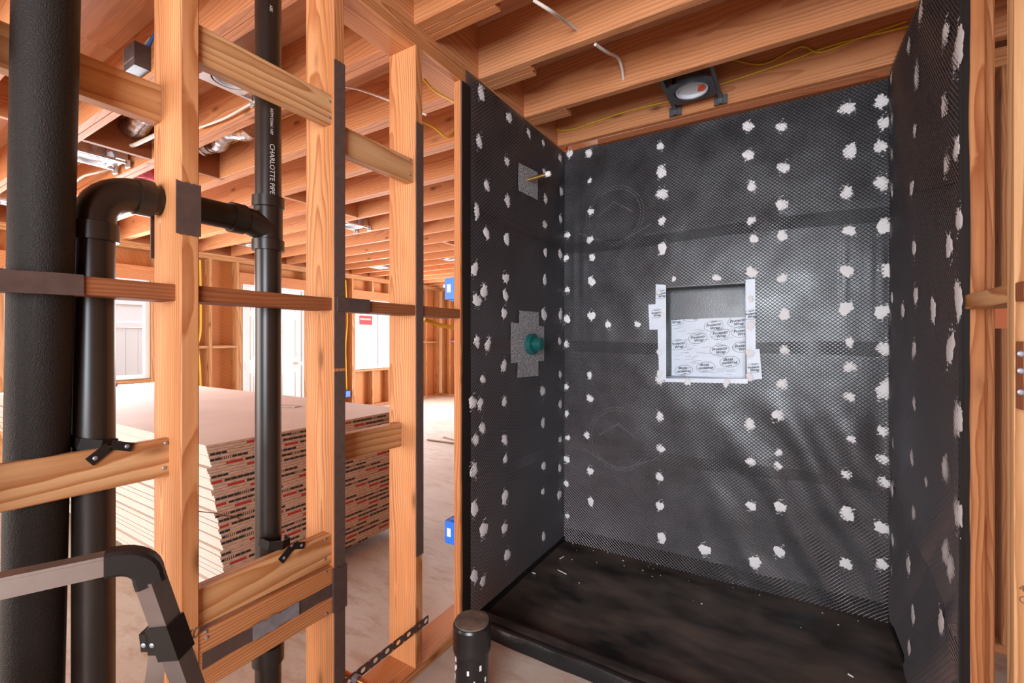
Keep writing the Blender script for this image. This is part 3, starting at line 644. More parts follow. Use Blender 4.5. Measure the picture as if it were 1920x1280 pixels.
# ------------------------------------------------------------------ shower arm and valve on the valve wall
def lw(px, py, d=.012): return onX(px, py, XW+d)
sa = empty('shower_outlet', lw(990, 337), label='brass shower arm stub with white cap on tape patch', cat='pipe')
quad_tape('tape_patch', [lw(972, 305), lw(1008, 323), lw(1008, 375), lw(972, 357)], sa, M['tape_grey'], (1, 0, 0))
q = lw(990, 337); e = q+Vector((.105, .012, .012)); b = MB(); b.tube([q-Vector((.02, 0, 0)), q, e], .010, 16); b.build('pipe', M['brass'], sa)
b = MB(); b.lathe(e-Vector((.004, 0, 0)), (1, .1, .1), [(.010, 0), (.0145, .001), (.0145, .02), (.010, .026), (0, .026)], 18); b.build('cap', M['dab'], sa)
vv = empty('mixing_valve', lw(998, 645), label='dark green round mixing valve guard on tape patch', cat='valve')
quad_tape('tape_patch', [lw(974, 582), lw(1010, 585), lw(1009, 704), lw(970, 708)], vv, M['tape_grey'], (1, 0, 0))
quad_tape('tape_patch', [lw(958, 604, .0135), lw(1020, 612, .0135), lw(1020, 676, .0135), lw(958, 680, .0135)], vv, M['tape_grey'], (1, 0, 0))
q = lw(993, 645, .015); b = MB(); b.lathe(q, (1, 0, 0), [(.050, 0), (.055, .004), (.055, .028), (.047, .032), (.030, .032)], 30); b.build('guard_ring', M['teal'], vv)
b = MB(); b.lathe(q+Vector((.03, 0, .002)), (1, 0, 0), [(.032, 0), (.032, .042), (.028, .046), (0, .046)], 26)
for k in range(10): a = 2*math.pi*k/10; b.obox(q+Vector((.05, .032*math.cos(a), .032*math.sin(a))), (.02, 0, 0), (0, .002*math.cos(a), .002*math.sin(a)), (0, -.004*math.sin(a), .004*math.cos(a)))
b.build('cover', M['teal'], vv)
# ------------------------------------------------------------------ drain stub
ds = empty('drain_stub', (-.895, 1.21, 0), label='black capped pipe stub standing on concrete before the pan', cat='pipe')
c0 = (-.895, 1.21, 0); b = MB(); b.lathe(c0, (0, 0, 1), [(.0555, 0), (.0555, .26)], 32); b.build('pipe', M['dark_stub'], ds)
b = MB(); b.lathe(c0, (0, 0, 1), [(.0555, .225), (.0615, .23), (.063, .24), (.063, .315), (.060, .322), (.056, .323)], 32); b.build('hub', M['dark_stub'], ds)
b = MB(); b.lathe(c0, (0, 0, 1), [(.0575, .321), (.0565, .328), (.045, .330), (0, .330)], 32); b.build('plug', M['dusty'], ds)
b = MB()
for _ in range(13):
    a = random.uniform(-2.6, .2); z = random.uniform(.08, .25); r = .0565; s = random.uniform(.0015, .004)
    b.obox((c0[0]+r*math.cos(a), c0[1]+r*math.sin(a), z), (-math.sin(a)*s, math.cos(a)*s, 0), (math.cos(a)*.0006, math.sin(a)*.0006, 0), (0, 0, s*random.uniform(1, 3)))
tag(b.build('spatter', M['dab'], ds), kind='stuff')

# ------------------------------------------------------------------ ladder
C0 = EYE+ray(254, 1044)*(.68/F); P0 = onZ(0, 1098, C0.z); u = (P0-C0).normalized(); vv_ = Vector((-u.y, u.x, 0))
if vv_.x < 0: vv_ = -vv_
la = empty('step_ladder', (C0.x, C0.y, 0), label='aluminium step ladder with black corner joints before the stud wall', cat='ladder')
Z = Vector((0, 0, 1)); LBAR = .40
b = MB(); b.obox(C0+u*(.026+LBAR/2-.0), u*(LBAR/2), vv_*.012, Z*.0145)
for s in (-1, 1): b.obox(C0+u*(.026+LBAR/2)+vv_*.0122*s, u*(LBAR/2), vv_*.0006, Z*.010)
b.build('handrail', M['alu'], la)
def rail_side(Ctop, du, sgn):
    dn = (-Z-du*.26+vv_*.02).normalized(); w = vv_
    corner = MB(); pts = []
    for k in range(9):
        a = k/8*math.pi/2; pts.append(Ctop+du*(.024-.040*math.sin(a))+(-Z)*.032*(1-math.cos(a)))
    pts = [Ctop+du*.034]+pts+[pts[-1]+dn*.012]
    prev = None
    for i, p in enumerate(pts):
        tdir = (pts[min(i+1, len(pts)-1)]-pts[max(i-1, 0)]).normalized(); nrm = tdir.cross(w).normalized()
        sec = [p+w*.0155*sx+nrm*.0185*sy for sx, sy in ((-1, -.75), (-.75, -1), (.75, -1), (1, -.75), (1, .75), (.75, 1), (-.75, 1), (-1, .75))]
        if prev: corner.add(prev+sec, [(j, (j+1) % 8, 8+(j+1) % 8, 8+j) for j in range(8)], 0, False)
        else: corner.face(sec[::-1])
        prev = sec
    corner.face(prev); corner.build('corner_joint', M['blackplastic'], la)
    S = pts[-1]-dn*.005; L = (S.z-.0)/-dn.z; nn = dn.cross(w).normalized()
    ca, sa_ = math.cos(.75), math.sin(.75); w2, n2_ = w*ca+nn*sa_, nn*ca-w*sa_
    r = MB(); r.obox(S+dn*L/2, dn*L/2, w2*.013, n2_*.0155); r.build('front_rail', M['alu'], la)
    hc = S+dn*.100; h = MB()
    Lf = -RT; tw = (dn-Lf*dn.dot(Lf)).normalized(); fwd = tw.cross(Lf).normalized()
    if fwd.dot(FW) > 0: fwd = -fwd
    h.obox(hc, dn*.029, w2*.0155, n2_*.0185); h.obox(hc+Lf*.016, tw*.022, Lf*.013, fwd*.012); h.obox(hc+Lf*.031+tw*.001, tw*.015, Lf*.008, fwd*.012)
    hb = h.build('hinge_bracket', M['blackplastic'], la)
    for k in (.020, .033): screw(hb, hc+Lf*k+fwd*.0122+tw*.004, fwd, .004, M['steel'])
    Rr = hc+Lf*.022+FW*.008; dr = (-Z+Lf*.14).normalized(); Lr = (Rr.z)/-dr.z; nr = dr.cross(w).normalized()
    r = MB(); r.obox(Rr+dr*Lr/2, dr*Lr/2, (dr.cross(nr)).normalized()*.009, nr*.012); r.build('rear_leg', M['alu'], la)
    return S, dn
S1, d1 = rail_side(C0, u, 1); S2, d2 = rail_side(C0+u*(.052+LBAR), -u, -1)
for zz in (.22, .45, .66):
    a_, b_ = S1+d1*((S1.z-zz)/-d1.z), S2+d2*((S2.z-zz)/-d2.z); m = MB(); m.obox((a_+b_)/2+vv_*.0, (b_-a_)/2, vv_*.045, Z*.012); m.build('tread', M['alu'], la)

# ------------------------------------------------------------------ drywall stack
NS, TH = 58, .0127; XS, YS = -2.16, .976
OFF = []
for j in range(NS//2):
    tt = j/(NS//2-1); OFF.append((random.uniform(-.004, .006)+.010*tt, .075*min(1, tt*1.15)+random.uniform(-.010, .010)))
OFF[0] = (0, 0)
sheet_me = None
for j in range(NS):
    k = j//2; ox, oy = OFF[k]; z1 = .80-j*TH; z0 = z1-TH+.0008
    if sheet_me is None:
        b = MB(); L, Wd, t, cb = 3.66, 1.219, TH-.0014, .0015
        b.box(-L, 0, 0, Wd, 0, t, 0); b.m = [1, 1, 1, 1, 0, 0]
        o = b.build('drywall_sheet', [M['gyp_face'], M['gyp_edge']], loc=(0, 0, 0)); sheet_me = o.data; bpy.data.objects.remove(o)
    o = link('drywall_sheet', sheet_me, None, (XS+ox, YS+oy+(.004 if j % 2 else 0), z0))
    ORD = 'first second third fourth fifth sixth seventh eighth ninth tenth eleventh twelfth thirteenth fourteenth fifteenth sixteenth seventeenth eighteenth nineteenth twentieth twenty-first twenty-second twenty-third twenty-fourth twenty-fifth twenty-sixth twenty-seventh twenty-eighth twenty-ninth'.split()
    if j == 0: tag(o, 'topmost drywall sheet of the tall stack, bare face up', 'drywall sheet', 'drywall sheets in the stack')
    elif j == NS-1: tag(o, 'lowest drywall sheet of the tall stack, over the shadow gap', 'drywall sheet', 'drywall sheets in the stack')
    else: tag(o, f'{ORD[j] if j < NS//2 else ORD[NS-1-j]} drywall sheet from the {"top" if j < NS//2 else "bottom"} of the tape-printed stack', 'drywall sheet', 'drywall sheets in the stack')
    b = MB(); x = XS+ox; ya, yb = YS+oy+.003, YS+oy+1.218; zl = z0+.0006; h = TH-.0022   # end tape with print
    b.box(x, x+.0008, ya, yb, zl, zl+h, 0); X1 = x+.0012
    def pr(y0, y1, f0, f1, mi):
        y0, y1 = max(y0, ya+.002), min(y1, yb-.002)
        if y1 > y0: b.face([(X1, y0, zl+h*f0), (X1, y1, zl+h*f0), (X1, y1, zl+h*f1), (X1, y0, zl+h*f1)], mi)
    if j % 2:
        s = ya-.35+((k*.137) % .50)-.05*(k % 3)
        for rep in range(4):
            y = s+rep*.52
            pr(y, y+.075, .02, .97, 2)
            yy = y+.085
            for seg_ in range(5): pr(yy, yy+.026, .04, .95, 1); yy += .028
            for seg_ in range(5): pr(yy, yy+.004, .0, .95, 1); yy += .009
            for seg_ in range(3): pr(yy, yy+.022, .04, .95, 1); yy += .024
    else:
        for q_ in range(24): pr(ya+.03+q_*.05, ya+.03+q_*.05+random.uniform(.008, .03), .35, .46, 1)
    b.build('end_tape', [M['tan_tape'], M['ink'], M['red_print'], M['pencil']], o)
for x in (-2.5, -3.4, -4.3, -5.2):
    tag(lumber('dunnage_block', None, x-.05, x+.05, YS+.12, YS+1.15, .0, .80-NS*TH, M['pine']), f'wood spacer under the drywall stack at {["its printed end", "one third length", "two thirds length", "its far end"][[-2.5,-3.4,-4.3,-5.2].index(x)]}', 'spacer', 'spacers under drywall')
q = onZ(212, 724, .80); tag(lumber('wood_offcut', None, q.x-.25, q.x+.05, q.y-.02, q.y+.02, .8005, .838, M['red']), 'short reddish lumber offcut lying on drywall stack', 'offcut')
b = MB(); q = onZ(535, 761, .80); b.obox((q.x, q.y, .803), (.12, .02, 0), (-.006, .03, 0), (0, 0, .002)); tag(b.build('paper_scrap', M['gyp_edge']), 'pale paper scrap lying on top of drywall stack', 'scrap')
b = MB(); q0, q1 = onZ(812, 822, 0), onZ(856, 832, 0); c = (q0+q1)/2; b.obox(c+Vector((0, .1, .012)), (.24, .02, 0), (-.02, .16, 0), (0, 0, .0065)); b.obox(c+Vector((.10, .16, .026)), (.17, -.04, 0), (.03, .11, 0), (0, 0, .0065)); tag(b.build('drywall_scrap', [M['gyp_edge']]), 'broken drywall scrap lying on the pale floor', 'scrap')
b = MB(); pts = smooth_path([onX(368, 958, -2.15), onX(405, 962, -2.13), onX(418, 966, -2.12), onX(440, 968, -2.13), onX(455, 975, -2.14)]); b.tube(pts, .002, 6); tag(b.build('twine', M['pencil']), 'thin brown twine snagged at the drywall stack corner', 'twine')

# ------------------------------------------------------------------ exterior wall of the large room
XE, XO = -6.68, -6.82
we = empty('wall_far', (XE, 4, 0), label='framed outer wall with windows and white door', cat='wall', kind='structure')
lumber('top_plate', we, XO, XE, -4, 7.95, 2.36, 2.398, M['pine']); lumber('top_plate', we, XO, XE, -4, 7.95, 2.398, ZP, M['pine'])
lumber('sole_plate', we, XO, XE, -4, 3.42, 0, .038, M['pine']); lumber('sole_plate', we, XO, XE, 4.6, 7.95, 0, .038, M['pine'])
W1 = (1.19, 2.405, .785, 1.99); W2 = (5.49, 6.70, .71, 2.0); D1 = (3.50, 4.46, 0, 2.06)
opens = [W1, D1, W2]
for (y0, y1, z0, z1) in opens:
    lumber('king_stud', we, XO, XE, y0-.082, y0-.044, .038, 2.36, M['pine']); lumber('trimmer_stud', we, XO, XE, y0-.044, y0-.006, .038, z1, M['pine'])
    lumber('king_stud', we, XO, XE, y1+.044, y1+.082, .038, 2.36, M['pine']); lumber('trimmer_stud', we, XO, XE, y1+.006, y1+.044, .038, z1, M['pine'])
    lumber('header', we, XO, XE, y0-.044, y1+.044, z1, z1+.165, M['joist'])
    n = max(2, int((y1-y0)/.4))
    for i in range(1, n): yy = y0+(y1-y0)*i/n; lumber('cripple_stud', we, XO, XE, yy-.019, yy+.019, z1+.165, 2.36, M['pine'])
    if z0 > .2:
        lumber('rough_sill', we, XO, XE, y0-.006, y1+.006, z0-.045, z0-.007, M['pine'])
        for i in range(1, n): yy = y0+(y1-y0)*i/n; lumber('cripple_stud', we, XO, XE, yy-.019, yy+.019, .038, z0-.045, M['pine'])
for yy in (-3.4, -2.9, -2.4, -1.9, -1.4, -.9, -.5, -.1, .3, .7, 2.75, 3.06, 4.85, 5.2, 7.0, 7.35, 7.75): lumber('stud', we, XO, XE, yy, yy+.038, .038, 2.36, M['pine'])
lumber('block', we, XO+.02, XE, 2.79, 3.06, 1.14, 1.178, M['pine']); lumber('block', we, XO+.02, XE, 3.10, 3.417, 1.14, 1.178, M['pine']); lumber('block', we, XO+.02, XE, 4.89, 5.2, 1.16, 1.198, M['pine']); lumber('block', we, XO+.02, XE, 7.04, 7.35, 1.18, 1.218, M['pine']); lumber('block', we, XO+.02, XE, 7.39, 7.75, 1.18, 1.218, M['pine'])
ys = sorted({-4.0, 8.1, *[v for o in opens for v in (o[0]-.004, o[1]+.004)]})
def sheath(y0, y1, z0, z1): b = MB(); b.box(XO-.014, XO-.002, y0, y1, z0, z1); b.build('sheathing_panel', M['sheath'], we)
for y0, y1 in zip(ys[:-1], ys[1:]):
    o = next((o for o in opens if o[0]-.01 < (y0+y1)/2 < o[1]+.01), None)
    if o:
        sheath(y0, y1, o[3], 2.7)
        if o[2] > .2: sheath(y0, y1, 0, o[2]-.004)
    else: sheath(y0, y1, 0, 2.7)
wen = empty('wall_end', (-4, 7.95, 0), label='framed end wall closing the large room', cat='wall', kind='structure')
for x in (-6.66, -6.45, -6.1, -5.7, -5.3, -4.9, -4.5, -4.1, -3.7, -3.3, -2.9, -2.5): lumber('stud', wen, x, x+.038, 7.86, 8.0, .038, 2.36, M['pine'])
lumber('sole_plate', wen, XE, 3, 7.86, 8.0, 0, .038, M['pine']); lumber('top_plate', wen, XE, 3, 7.86, 8.0, 2.36, 2.398, M['pine']); lumber('top_plate', wen, XE, 3, 7.86, 8.0, 2.398, ZP, M['pine'])
b = MB(); b.box(XE, -1.8, 8.002, 8.014, 0, 2.7); b.build('sheathing_panel', M['sheath'], wen); b = MB(); b.box(-1.8, 3.1, 8.002, 8.014, 0, 2.7); b.build('sheathing_panel', M['sheath'], wen)
lumber('block', wen, -6.41, -6.1, 7.88, 7.97, 1.20, 1.238, M['stain_purple']); lumber('block', wen, -6.06, -5.7, 7.88, 7.97, 1.26, 1.298, M['stain_purple'])
b = MB(); b.obox((-6.25, 7.855, .45), (.025, 0, .0), (0, .003, 0), (.01, 0, .13)); b.build('paint_mark', M['blue'], wen)
wf = empty('light_block_wall_front', (.9, -2.0, 0), label='added unseen wall behind the viewer, blocking light around its window opening', cat='wall', kind='structure')  # unseen wall put in to block light except through its opening
for x0, x1, z0, z1 in ((XW, -.7, 0, 2.67), (1.1, 3.1, 0, 2.67), (-.7, 1.1, 0, .83), (-.7, 1.1, 2.13, 2.67)):
    b = MB(); b.box(x0, x1, -2.03, -2.016, z0, z1); b.build('sheathing_panel', M['sheath'], wf)
wo = empty('light_block_wall_outer', (3.1, 2, 0), label='added unseen wall blocking side light at the far side of the bath', cat='wall', kind='structure')  # unseen wall put in to keep side light off the shower walls
b = MB(); b.box(3.12, 3.134, -4.2, 8.1, 0, 2.7); b.build('sheathing_panel', M['sheath'], wo)
for k in range(9): lumber('stud', wo, 3.0, 3.11, -3.6+.5*k, -3.562+.5*k, 0, ZP, M['pine'])
# windows
def window(name, o, label, sticker_px):
    y0, y1, z0, z1 = o; root = empty(name, (XE-.06, (y0+y1)/2, z0), label=label, cat='window', kind='structure')
    xa, xb = XE-.10, XE-.03; fw_ = .05
    b = MB(); b.box(xa, xb, y0, y0+fw_, z0, z1); b.box(xa, xb, y1-fw_, y1, z0, z1); b.box(xa, xb, y0+fw_, y1-fw_, z0, z0+fw_); b.box(xa, xb, y0+fw_, y1-fw_, z1-fw_, z1); b.build('window_frame', M['vinyl'], root)
    ym = (y0+y1)/2; b = MB(); b.box(xa+.01, xb-.01, ym-.03, ym+.03, z0+fw_, z1-fw_); b.box(xa+.03, xb-.015, y0+fw_, y0+fw_+.03, z0+fw_, z1-fw_); b.build('window_sash', M['vinyl'], root)
    for a, c in ((y0+fw_, ym-.03), (ym+.03, y1-fw_)):
        b = MB(); b.box(XE-.068, XE-.064, a, c, z0+fw_, z1-fw_); b.build('pane', M['glass'], root)
    q0, q1 = [onX(px, py, XE-.058) for px, py in sticker_px]
    st = MB(); st.box(XE-.062, XE-.060, q0.y, q1.y, q1.z, q0.z); so = st.build('sticker', M['red_print'], root)
    st = MB(); w = q1.y-q0.y; zc = q1.z+(q0.z-q1.z)*.52
    for k in range(6): y = q0.y+w*(.08+.14*k); st.box(XE-.060, XE-.0595, y, y+w*.1, zc, zc+(q0.z-q1.z)*.17)
    st.build('sticker_print', M['white'], so)
window('window_1', W1, 'wide white vinyl window behind the black pipes', ((112, 563), (124, 590)))
window('window_2', W2, 'white vinyl slider window beside the white door', ((674, 591), (698, 609)))
# door
dr = empty('door_1', (XE-.05, 3.98, 0), label='white panelled exterior door in outer wall', cat='door', kind='structure')
y0, y1, z1 = D1[0], D1[1], D1[3]
b = MB(); b.box(XO, XE+.005, y0, y0+.025, 0, z1); b.box(XO, XE+.005, y1-.025, y1, 0, z1); b.box(XO, XE+.005, y0+.025, y1-.025, z1-.025, z1); b.build('door_frame', M['white'], dr)
b = MB(); xf = XE-.015; b.box(xf-.045, xf, y0+.028, y1-.028, .012, z1-.028); leaf = b.build('door_leaf', M['white'], dr)
def molding(ya, yb, za, zb):
    b = MB(); t = .018; h = .009
    for (a, c, e, g_) in ((ya, yb, za, za+t), (ya, yb, zb-t, zb), (ya, ya+t, za+t, zb-t), (yb-t, yb, za+t, zb-t)): b.box(xf, xf+h, a, c, e, g_)
    b.box(xf, xf+.005, ya+.045, yb-.045, za+.045, zb-.045); b.build('panel_molding', M['white'], leaf)
for ya, yb in ((3.62, 3.90), (4.06, 4.34)):
    molding(ya, yb, .965, 1.60); molding(ya, yb, .22, .765); molding(ya, yb, 1.68, 1.93)
b = MB(); b.lathe((xf, y1-.085, .88), (1, 0, 0), [(.03, 0), (.03, .008), (.012, .012), (.012, .035), (.026, .045), (.027, .06), (0, .07)], 18); b.build('door_knob', M['white'], leaf)
b = MB(); b.lathe((xf, y1-.085, 1.02), (1, 0, 0), [(.03, 0), (.03, .012), (0, .014)], 18); b.build('deadbolt', M['white'], leaf)
for z in (.32, .87, 1.75): b = MB(); b.box(xf-.01, xf+.008, y0+.018, y0+.034, z-.05, z+.05); b.build('hinge', M['canblack'], dr)
# fence outside
fe = empty('fence', (-9.0, 4, -.15), label='white vinyl privacy fence outside the windows', cat='fence')
b = MB(); b.box(-.022, .022, -.078, .078, 0, 1.50); bm_ = b.build('fence_board', M['vinyl'], loc=(0, 0, 0)).data; bpy.data.objects.remove(bpy.data.objects['fence_board'])
y = .9
while y < 11.5:
    if y < 4.6 or y > 6.8: link('fence_board', bm_, fe, (-9.0, y, -.05))
    y += .16
for z in (1.46, 1.82): b = MB(); b.box(-9.04, -8.95, .7, 11.6, z, z+.07); b.build('fence_rail', M['vinyl'], fe)
b = MB(); b.box(-9.015, -8.985, .7, 11.6, 1.53, 1.82); b.build('fence_lattice_panel', M['vinyl'], fe)

# ------------------------------------------------------------------ recessed lights
def can(label, c, plate, bright, group=None, S=1.0):
    root = empty('recessed_light', c, label=label, cat='ceiling light', group=group); c = Vector(c); z = c.z
    b = MB(); s = .100; seg = 28; ri = .082
    for k in range(seg):                        # square plate with round hole
        a0, a1 = 2*math.pi*k/seg, 2*math.pi*(k+1)/seg
        def sq(a): m = s/max(abs(math.cos(a)), abs(math.sin(a))); return (c.x+m*math.cos(a), c.y+m*math.sin(a))
        i0, i1 = (c.x+ri*math.cos(a0), c.y+ri*math.sin(a0)), (c.x+ri*math.cos(a1), c.y+ri*math.sin(a1)); o0, o1 = sq(a0), sq(a1)
        b.face([(*i0, z), (*i1, z), (*o1, z), (*o0, z)]); b.face([(*i0, z+.002), (*o0, z+.002), (*o1, z+.002), (*i1, z+.002)])
    b.build('mounting_plate', plate, root)
    b = MB(); b.lathe((c.x, c.y, z-.004), (0, 0, 1), [(.083, 0), (.083, .12), (0, .12)], 28); b.lathe((c.x, c.y, z-.004), (0, 0, 1), [(.079, .115), (.079, 0), (.083, 0)], 28); b.build('housing', plate, root)
    b = MB(); b.lathe((c.x, c.y, z+.004), (0, 0, -1), [(.070, -.004), (.074, 0), (.072, .006), (.066, .004), (.066, -.012), (0, -.012)], 28); b.build('trim_disc', M['lens'], root)
    b = MB(); b.obox((c.x+.04, c.y+.02, z+.012), (.014, .004, 0), (-.006, .022, 0), (0, 0, .002)); b.build('warning_tag', M['orange'], root)
    for s_ in (-1, 1):
        b = MB(); b.box(c.x+s_*.108-.008, c.x+s_*.108+.008, c.y-.17, c.y+.155, z+.004, z+.020); b.box(c.x+s_*.108-.008, c.x+s_*.108+.008, c.y+.15, c.y+.165, z-.02, z+.035); b.box(c.x+s_*.108-.03, c.x+s_*.108+.03, c.y+.160, c.y+.166, z-.02, z+.025); b.build('hanger_bar', plate, root)
    b = MB(); b.box(c.x-.1, c.x+.1, c.y+.105, c.y+.165, z+.03, z+.10) if bright else b.box(c.x-.13, c.x-.08, c.y-.05, c.y+.02, z+.03, z+.10); b.build('junction_box', plate, root)
can('dark recessed light with orange tag over the shower', (onZ(1293, 160, 2.452).x, 2.285, 2.452), M['canblack'], False)
GR = 'recessed lights over the large room'
for (x, y), lab in zip([(-2.18, 1.09), (-3.95, 1.09), (-5.83, 1.09), (-3.95, 3.17), (-5.82, 3.17), (-5.8, 5.25), (-4.3, 5.25)],
    ['recessed light above the lettered pipe, large in view', 'recessed light right of the rough iron pipe, over far drywall', 'recessed light left of the rough iron pipe', 'recessed light between the middle studs, midway up', 'recessed light just right of the lettered pipe tee, low', 'small far recessed light over the slider window', 'small far recessed light beside the blue box']):
    can(lab, (x, y, 2.455), M['galv'], True, GR)

# ------------------------------------------------------------------ cables, boxes, ducts, insulation
def cable(label, pts, r, mat):
    b = MB(); b.tube(smooth_path(pts), r, 8); return tag(b.build('electric_cable', mat), label, 'cable')
JF = lambda k: JY+JS*k
p_ = lambda px, py, Y: onY(px, py, Y)
cable('white cable dropping to hole in the nearest bath joist', [p_(1000, 0, JF(0)+.10), p_(1035, 22, JF(0)+.16), p_(1060, 40, JF(1)-.10), p_(1084, 57, JF(1)+.01)], .006, M['cable_w'])
cable('white cable hanging between the two bath joists', [p_(1116, 83, JF(1)+.045), p_(1138, 98, JF(1)+.15), p_(1158, 108, JF(2)-.10), p_(1166, 128, JF(2)-.04), p_(1169, 150, JF(2)+.005)], .0065, M['cable_w'])
yj = JF(3)-.008
cable('yellow cable stapled along joist above the shower', [p_(1035, 232, yj-.05), p_(1045, 243, yj), p_(1075, 242, yj), p_(1120, 227, yj), p_(1165, 212, yj), p_(1210, 200, yj), p_(1260, 188, yj), p_(1330, 165, yj), p_(1400, 142, yj), p_(1480, 115, yj), p_(1560, 85, yj), p_(1680, 55, yj), p_(1760, 35, yj)], .0045, M['cable_y'])
cable('second yellow cable higher along joist above the shower', [p_(1370, 112, yj), p_(1432, 120, yj-.004), p_(1500, 88, yj), p_(1540, 98, yj-.004), p_(1620, 68, yj), p_(1700, 40, yj)], .0045, M['cable_y'])
cable('white cable running along joist behind the lettered pipe', [p_(372, 240, 1.25), p_(420, 222, 1.25), p_(470, 195, 1.25), p_(530, 165, 1.25)], .006, M['cable_w'])
cable('thin yellow cable slung beneath joist behind lettered pipe', [p_(372, 284, 1.60), p_(430, 270, 1.62), p_(480, 247, 1.64), p_(530, 222, 1.66), p_(570, 206, 1.67)], .004, M['cable_y'])
cable('white cable looping along joist over the drywall', [onZ(118, 366, 2.47), onZ(150, 334, 2.46), onZ(180, 324, 2.47), onZ(205, 318, 2.50)], .007, M['cable_w'])
cable('yellow cable on top plate above the far stud', [onX(795, 148, -1.25), onX(815, 170, -1.25), onX(850, 190, -1.26)], .005, M['cable_y'])
cable('yellow cable sagging below joist beside the shower edge', [p_(793, 228, 1.95), p_(815, 240, 2.0), p_(838, 257, 2.06), p_(852, 245, 2.10)], .006, M['cable_y'])
cable('brown cables drooping below the mid block near shower', [onX(795, 598, -1.30), onX(815, 606, -1.30), onX(838, 612, -1.30), onX(866, 613, -1.30)], .009, M['cable_y'])
cable('grey cables crossing the bay between middle studs', [p_(646, 162, 1.60), p_(680, 170, 1.62), p_(735, 190, 1.64), p_(800, 215, 1.66)], .006, M['cable_w'])
cable('yellow cable on far stud between window and door', [onX(375, 487, XE+.01), onX(376, 540, XE+.01), onX(376, 620, XE+.01), onX(371, 648, XE+.01), onX(375, 690, XE+.01), onX(376, 730, XE+.01)], .012, M['cable_y'])
cable('yellow cable down to the small blue outlet box', [onX(648, 525, XE+.01), onX(651, 600, XE+.01), onX(648, 650, XE+.01), onX(650, 730, XE+.01)], .01, M['cable_y'])
def bluebox(label, c, sx, sy, sz):
    root = empty('electrical_box', c, label=label, cat='electrical box'); x, y, z = c; b = MB()
    b.box(x-sx, x+sx, y-sy, y-sy+.006, z-sz, z+sz); b.box(x-sx, x-sx+.004, y-sy+.006, y+sy, z-sz, z+sz); b.box(x+sx-.004, x+sx, y-sy+.006, y+sy, z-sz, z+sz); b.box(x-sx, x+sx, y-sy+.006, y+sy, z-sz, z-sz+.004); b.box(x-sx, x+sx, y-sy+.006, y+sy, z+sz-.004, z+sz); b.build('box_body', M['blue'], root)
    b = MB(); b.box(x-sx*.5, x+sx*.3, y-sy-.0015, y-sy, z-sz*.35, z+sz*.4); b.build('box_label', M['white'], root)
    for s in (-1, 1): b = MB(); b.box(x-.012, x+.012, y-.012, y+.012, z+s*sz, z+s*(sz+.006)) if s > 0 else b.box(x-.012, x+.012, y-.012, y+.012, z-sz-.006, z-sz); b.build('mounting_ear', M['blue'], root)
q = onY(843, 542, 1.53); bluebox('blue electrical box high on stud beside the shower', (-1.238, 1.545, q.z), .0255, .034, .046)
q = onY(846, 995, 1.53); bluebox('blue electrical box low on stud beside the shower', (-1.238, 1.545, q.z), .0255, .034, .048)
q = onX(650, 738, XE+.03); bluebox('small blue outlet box on the outer wall', (q.x, q.y, q.z), .04, .045, .055)
jb = empty('junction_box', onZ(268, 118, 2.50), label='grey metal junction box on joist above pale block', cat='electrical box'); c = jb.location
b = MB(); b.box(c.x-.055, c.x+.055, c.y-.05, c.y+.05, c.z-.05, c.z+.055); b.build('box_body', M['canblack'], jb); b = MB(); b.box(c.x-.056, c.x-.053, c.y-.052, c.y+.052, c.z-.05, c.z+.055); b.box(c.x-.05, c.x+.05, c.y-.052, c.y-.05, c.z-.018, c.z-.015); b.build('cover_plate', M['galv'], jb)
b = MB(); b.tube(smooth_path([c+Vector((0, 0, .05)), c+Vector((.02, .01, .09)), c+Vector((.10, .03, .13)), c+Vector((.2, .04, .14))]), .008, 8); b.build('cable_tail', M['cable_w'], jb)
b = MB(); b.tube([c+Vector((.04, 0, .05)), c+Vector((.09, .01, .10)), c+Vector((.16, .02, .13))], .006, 8); b.build('blue_wire', M['blue'], jb)
wp = MB(); q = onZ(252, 275, 2.47); wp.tube([q-Vector((.06, .0, -.02)), q+Vector((0, 0, .01)), q+Vector((.35, .0, .0))], .012, 10); tag(wp.build('conduit_stub', M['cable_w']), 'pale conduit stub poking through joist block', 'conduit')
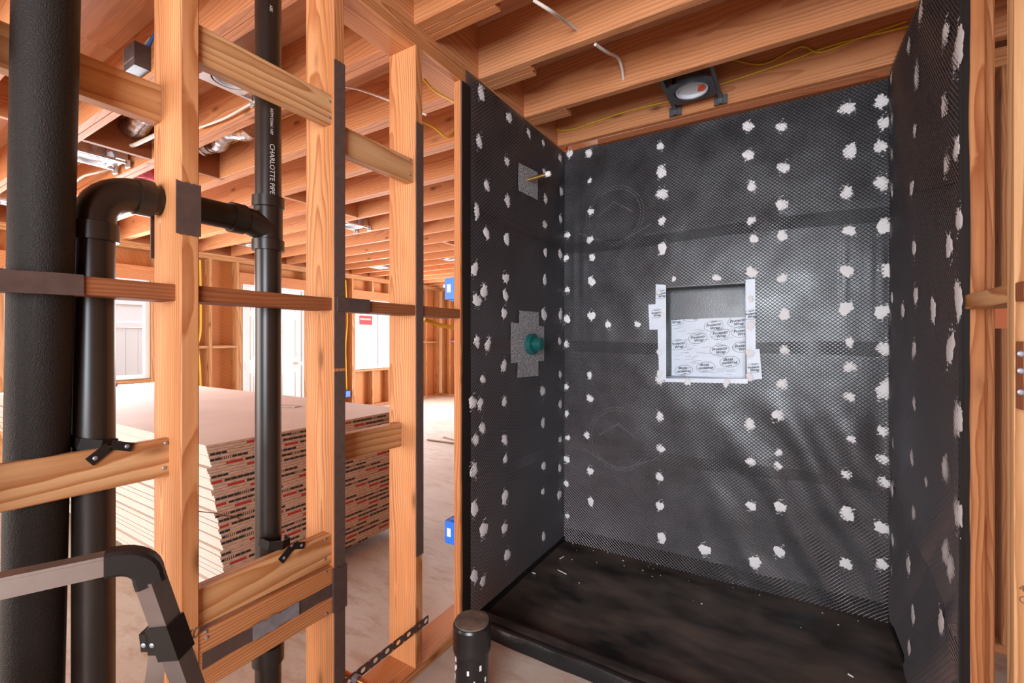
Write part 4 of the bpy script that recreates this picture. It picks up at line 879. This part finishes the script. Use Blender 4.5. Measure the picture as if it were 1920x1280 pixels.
def duct(label, c, L, r, ax):
    b = MB(); n = 60; pts = [Vector(c)+Vector(ax)*(L*(i/n-.5))+Vector((0, .02*math.sin(i*.13), .012*math.sin(i*.2))) for i in range(n+1)]
    b.tube(pts, [r*(1+.07*(-1)**i+random.uniform(-.04, .04)) for i in range(n+1)], 20); tag(b.build('flexible_duct', M['foil']), label, 'duct')
q = onZ(262, 222, 2.56); duct('silver foil duct in the bay above joist block', (q.x-.1, q.y+.05, 2.595), .8, .062, (.97, .1, 0))
q = onZ(420, 268, 2.57); duct('silver foil duct in joist bay behind lettered pipe', (q.x, q.y, 2.605), .6, .055, (1, 0, 0))
q = onZ(180, 285, 2.55); duct('silver foil duct above recessed light by iron pipe', (q.x-.2, q.y-.05, 2.612), .5, .045, (1, 0, 0))
b = MB(); q = onZ(262, 345, 2.50); n = 14; vs = []
for j in range(n+1):
    for i in range(n+1):
        a, c_ = i/n-.5, j/n-.5; vs.append((q.x+a*.7, q.y+c_*.30, q.z+.03-.10*max(0, a+.2)+.05*noise.noise((a*6, c_*6, 1))))
for j in range(n+1):
    for i in range(n+1): a, c_ = i/n-.5, j/n-.5; vs.append((q.x+a*.7, q.y+c_*.30, q.z+.12+.03*noise.noise((a*6, c_*6, 4))))
m_ = (n+1)**2
fs = [(j*(n+1)+i, (j+1)*(n+1)+i, (j+1)*(n+1)+i+1, j*(n+1)+i+1) for j in range(n) for i in range(n)]+[(m_+j*(n+1)+i, m_+j*(n+1)+i+1, m_+(j+1)*(n+1)+i+1, m_+(j+1)*(n+1)+i) for j in range(n) for i in range(n)]
rim = [(i, 0) for i in range(n)]+[(n, j) for j in range(n)]+[(n-i, n) for i in range(n)]+[(0, n-j) for j in range(n)]
for (i, j), (i2, j2) in zip(rim, rim[1:]+rim[:1]): A_, B_ = j*(n+1)+i, j2*(n+1)+i2; fs.append((A_, B_, m_+B_, m_+A_))
b.add(vs, fs, 0, True); tag(b.build('insulation_batt', M['pink']), 'pink insulation batt drooping from joist bay', 'insulation')
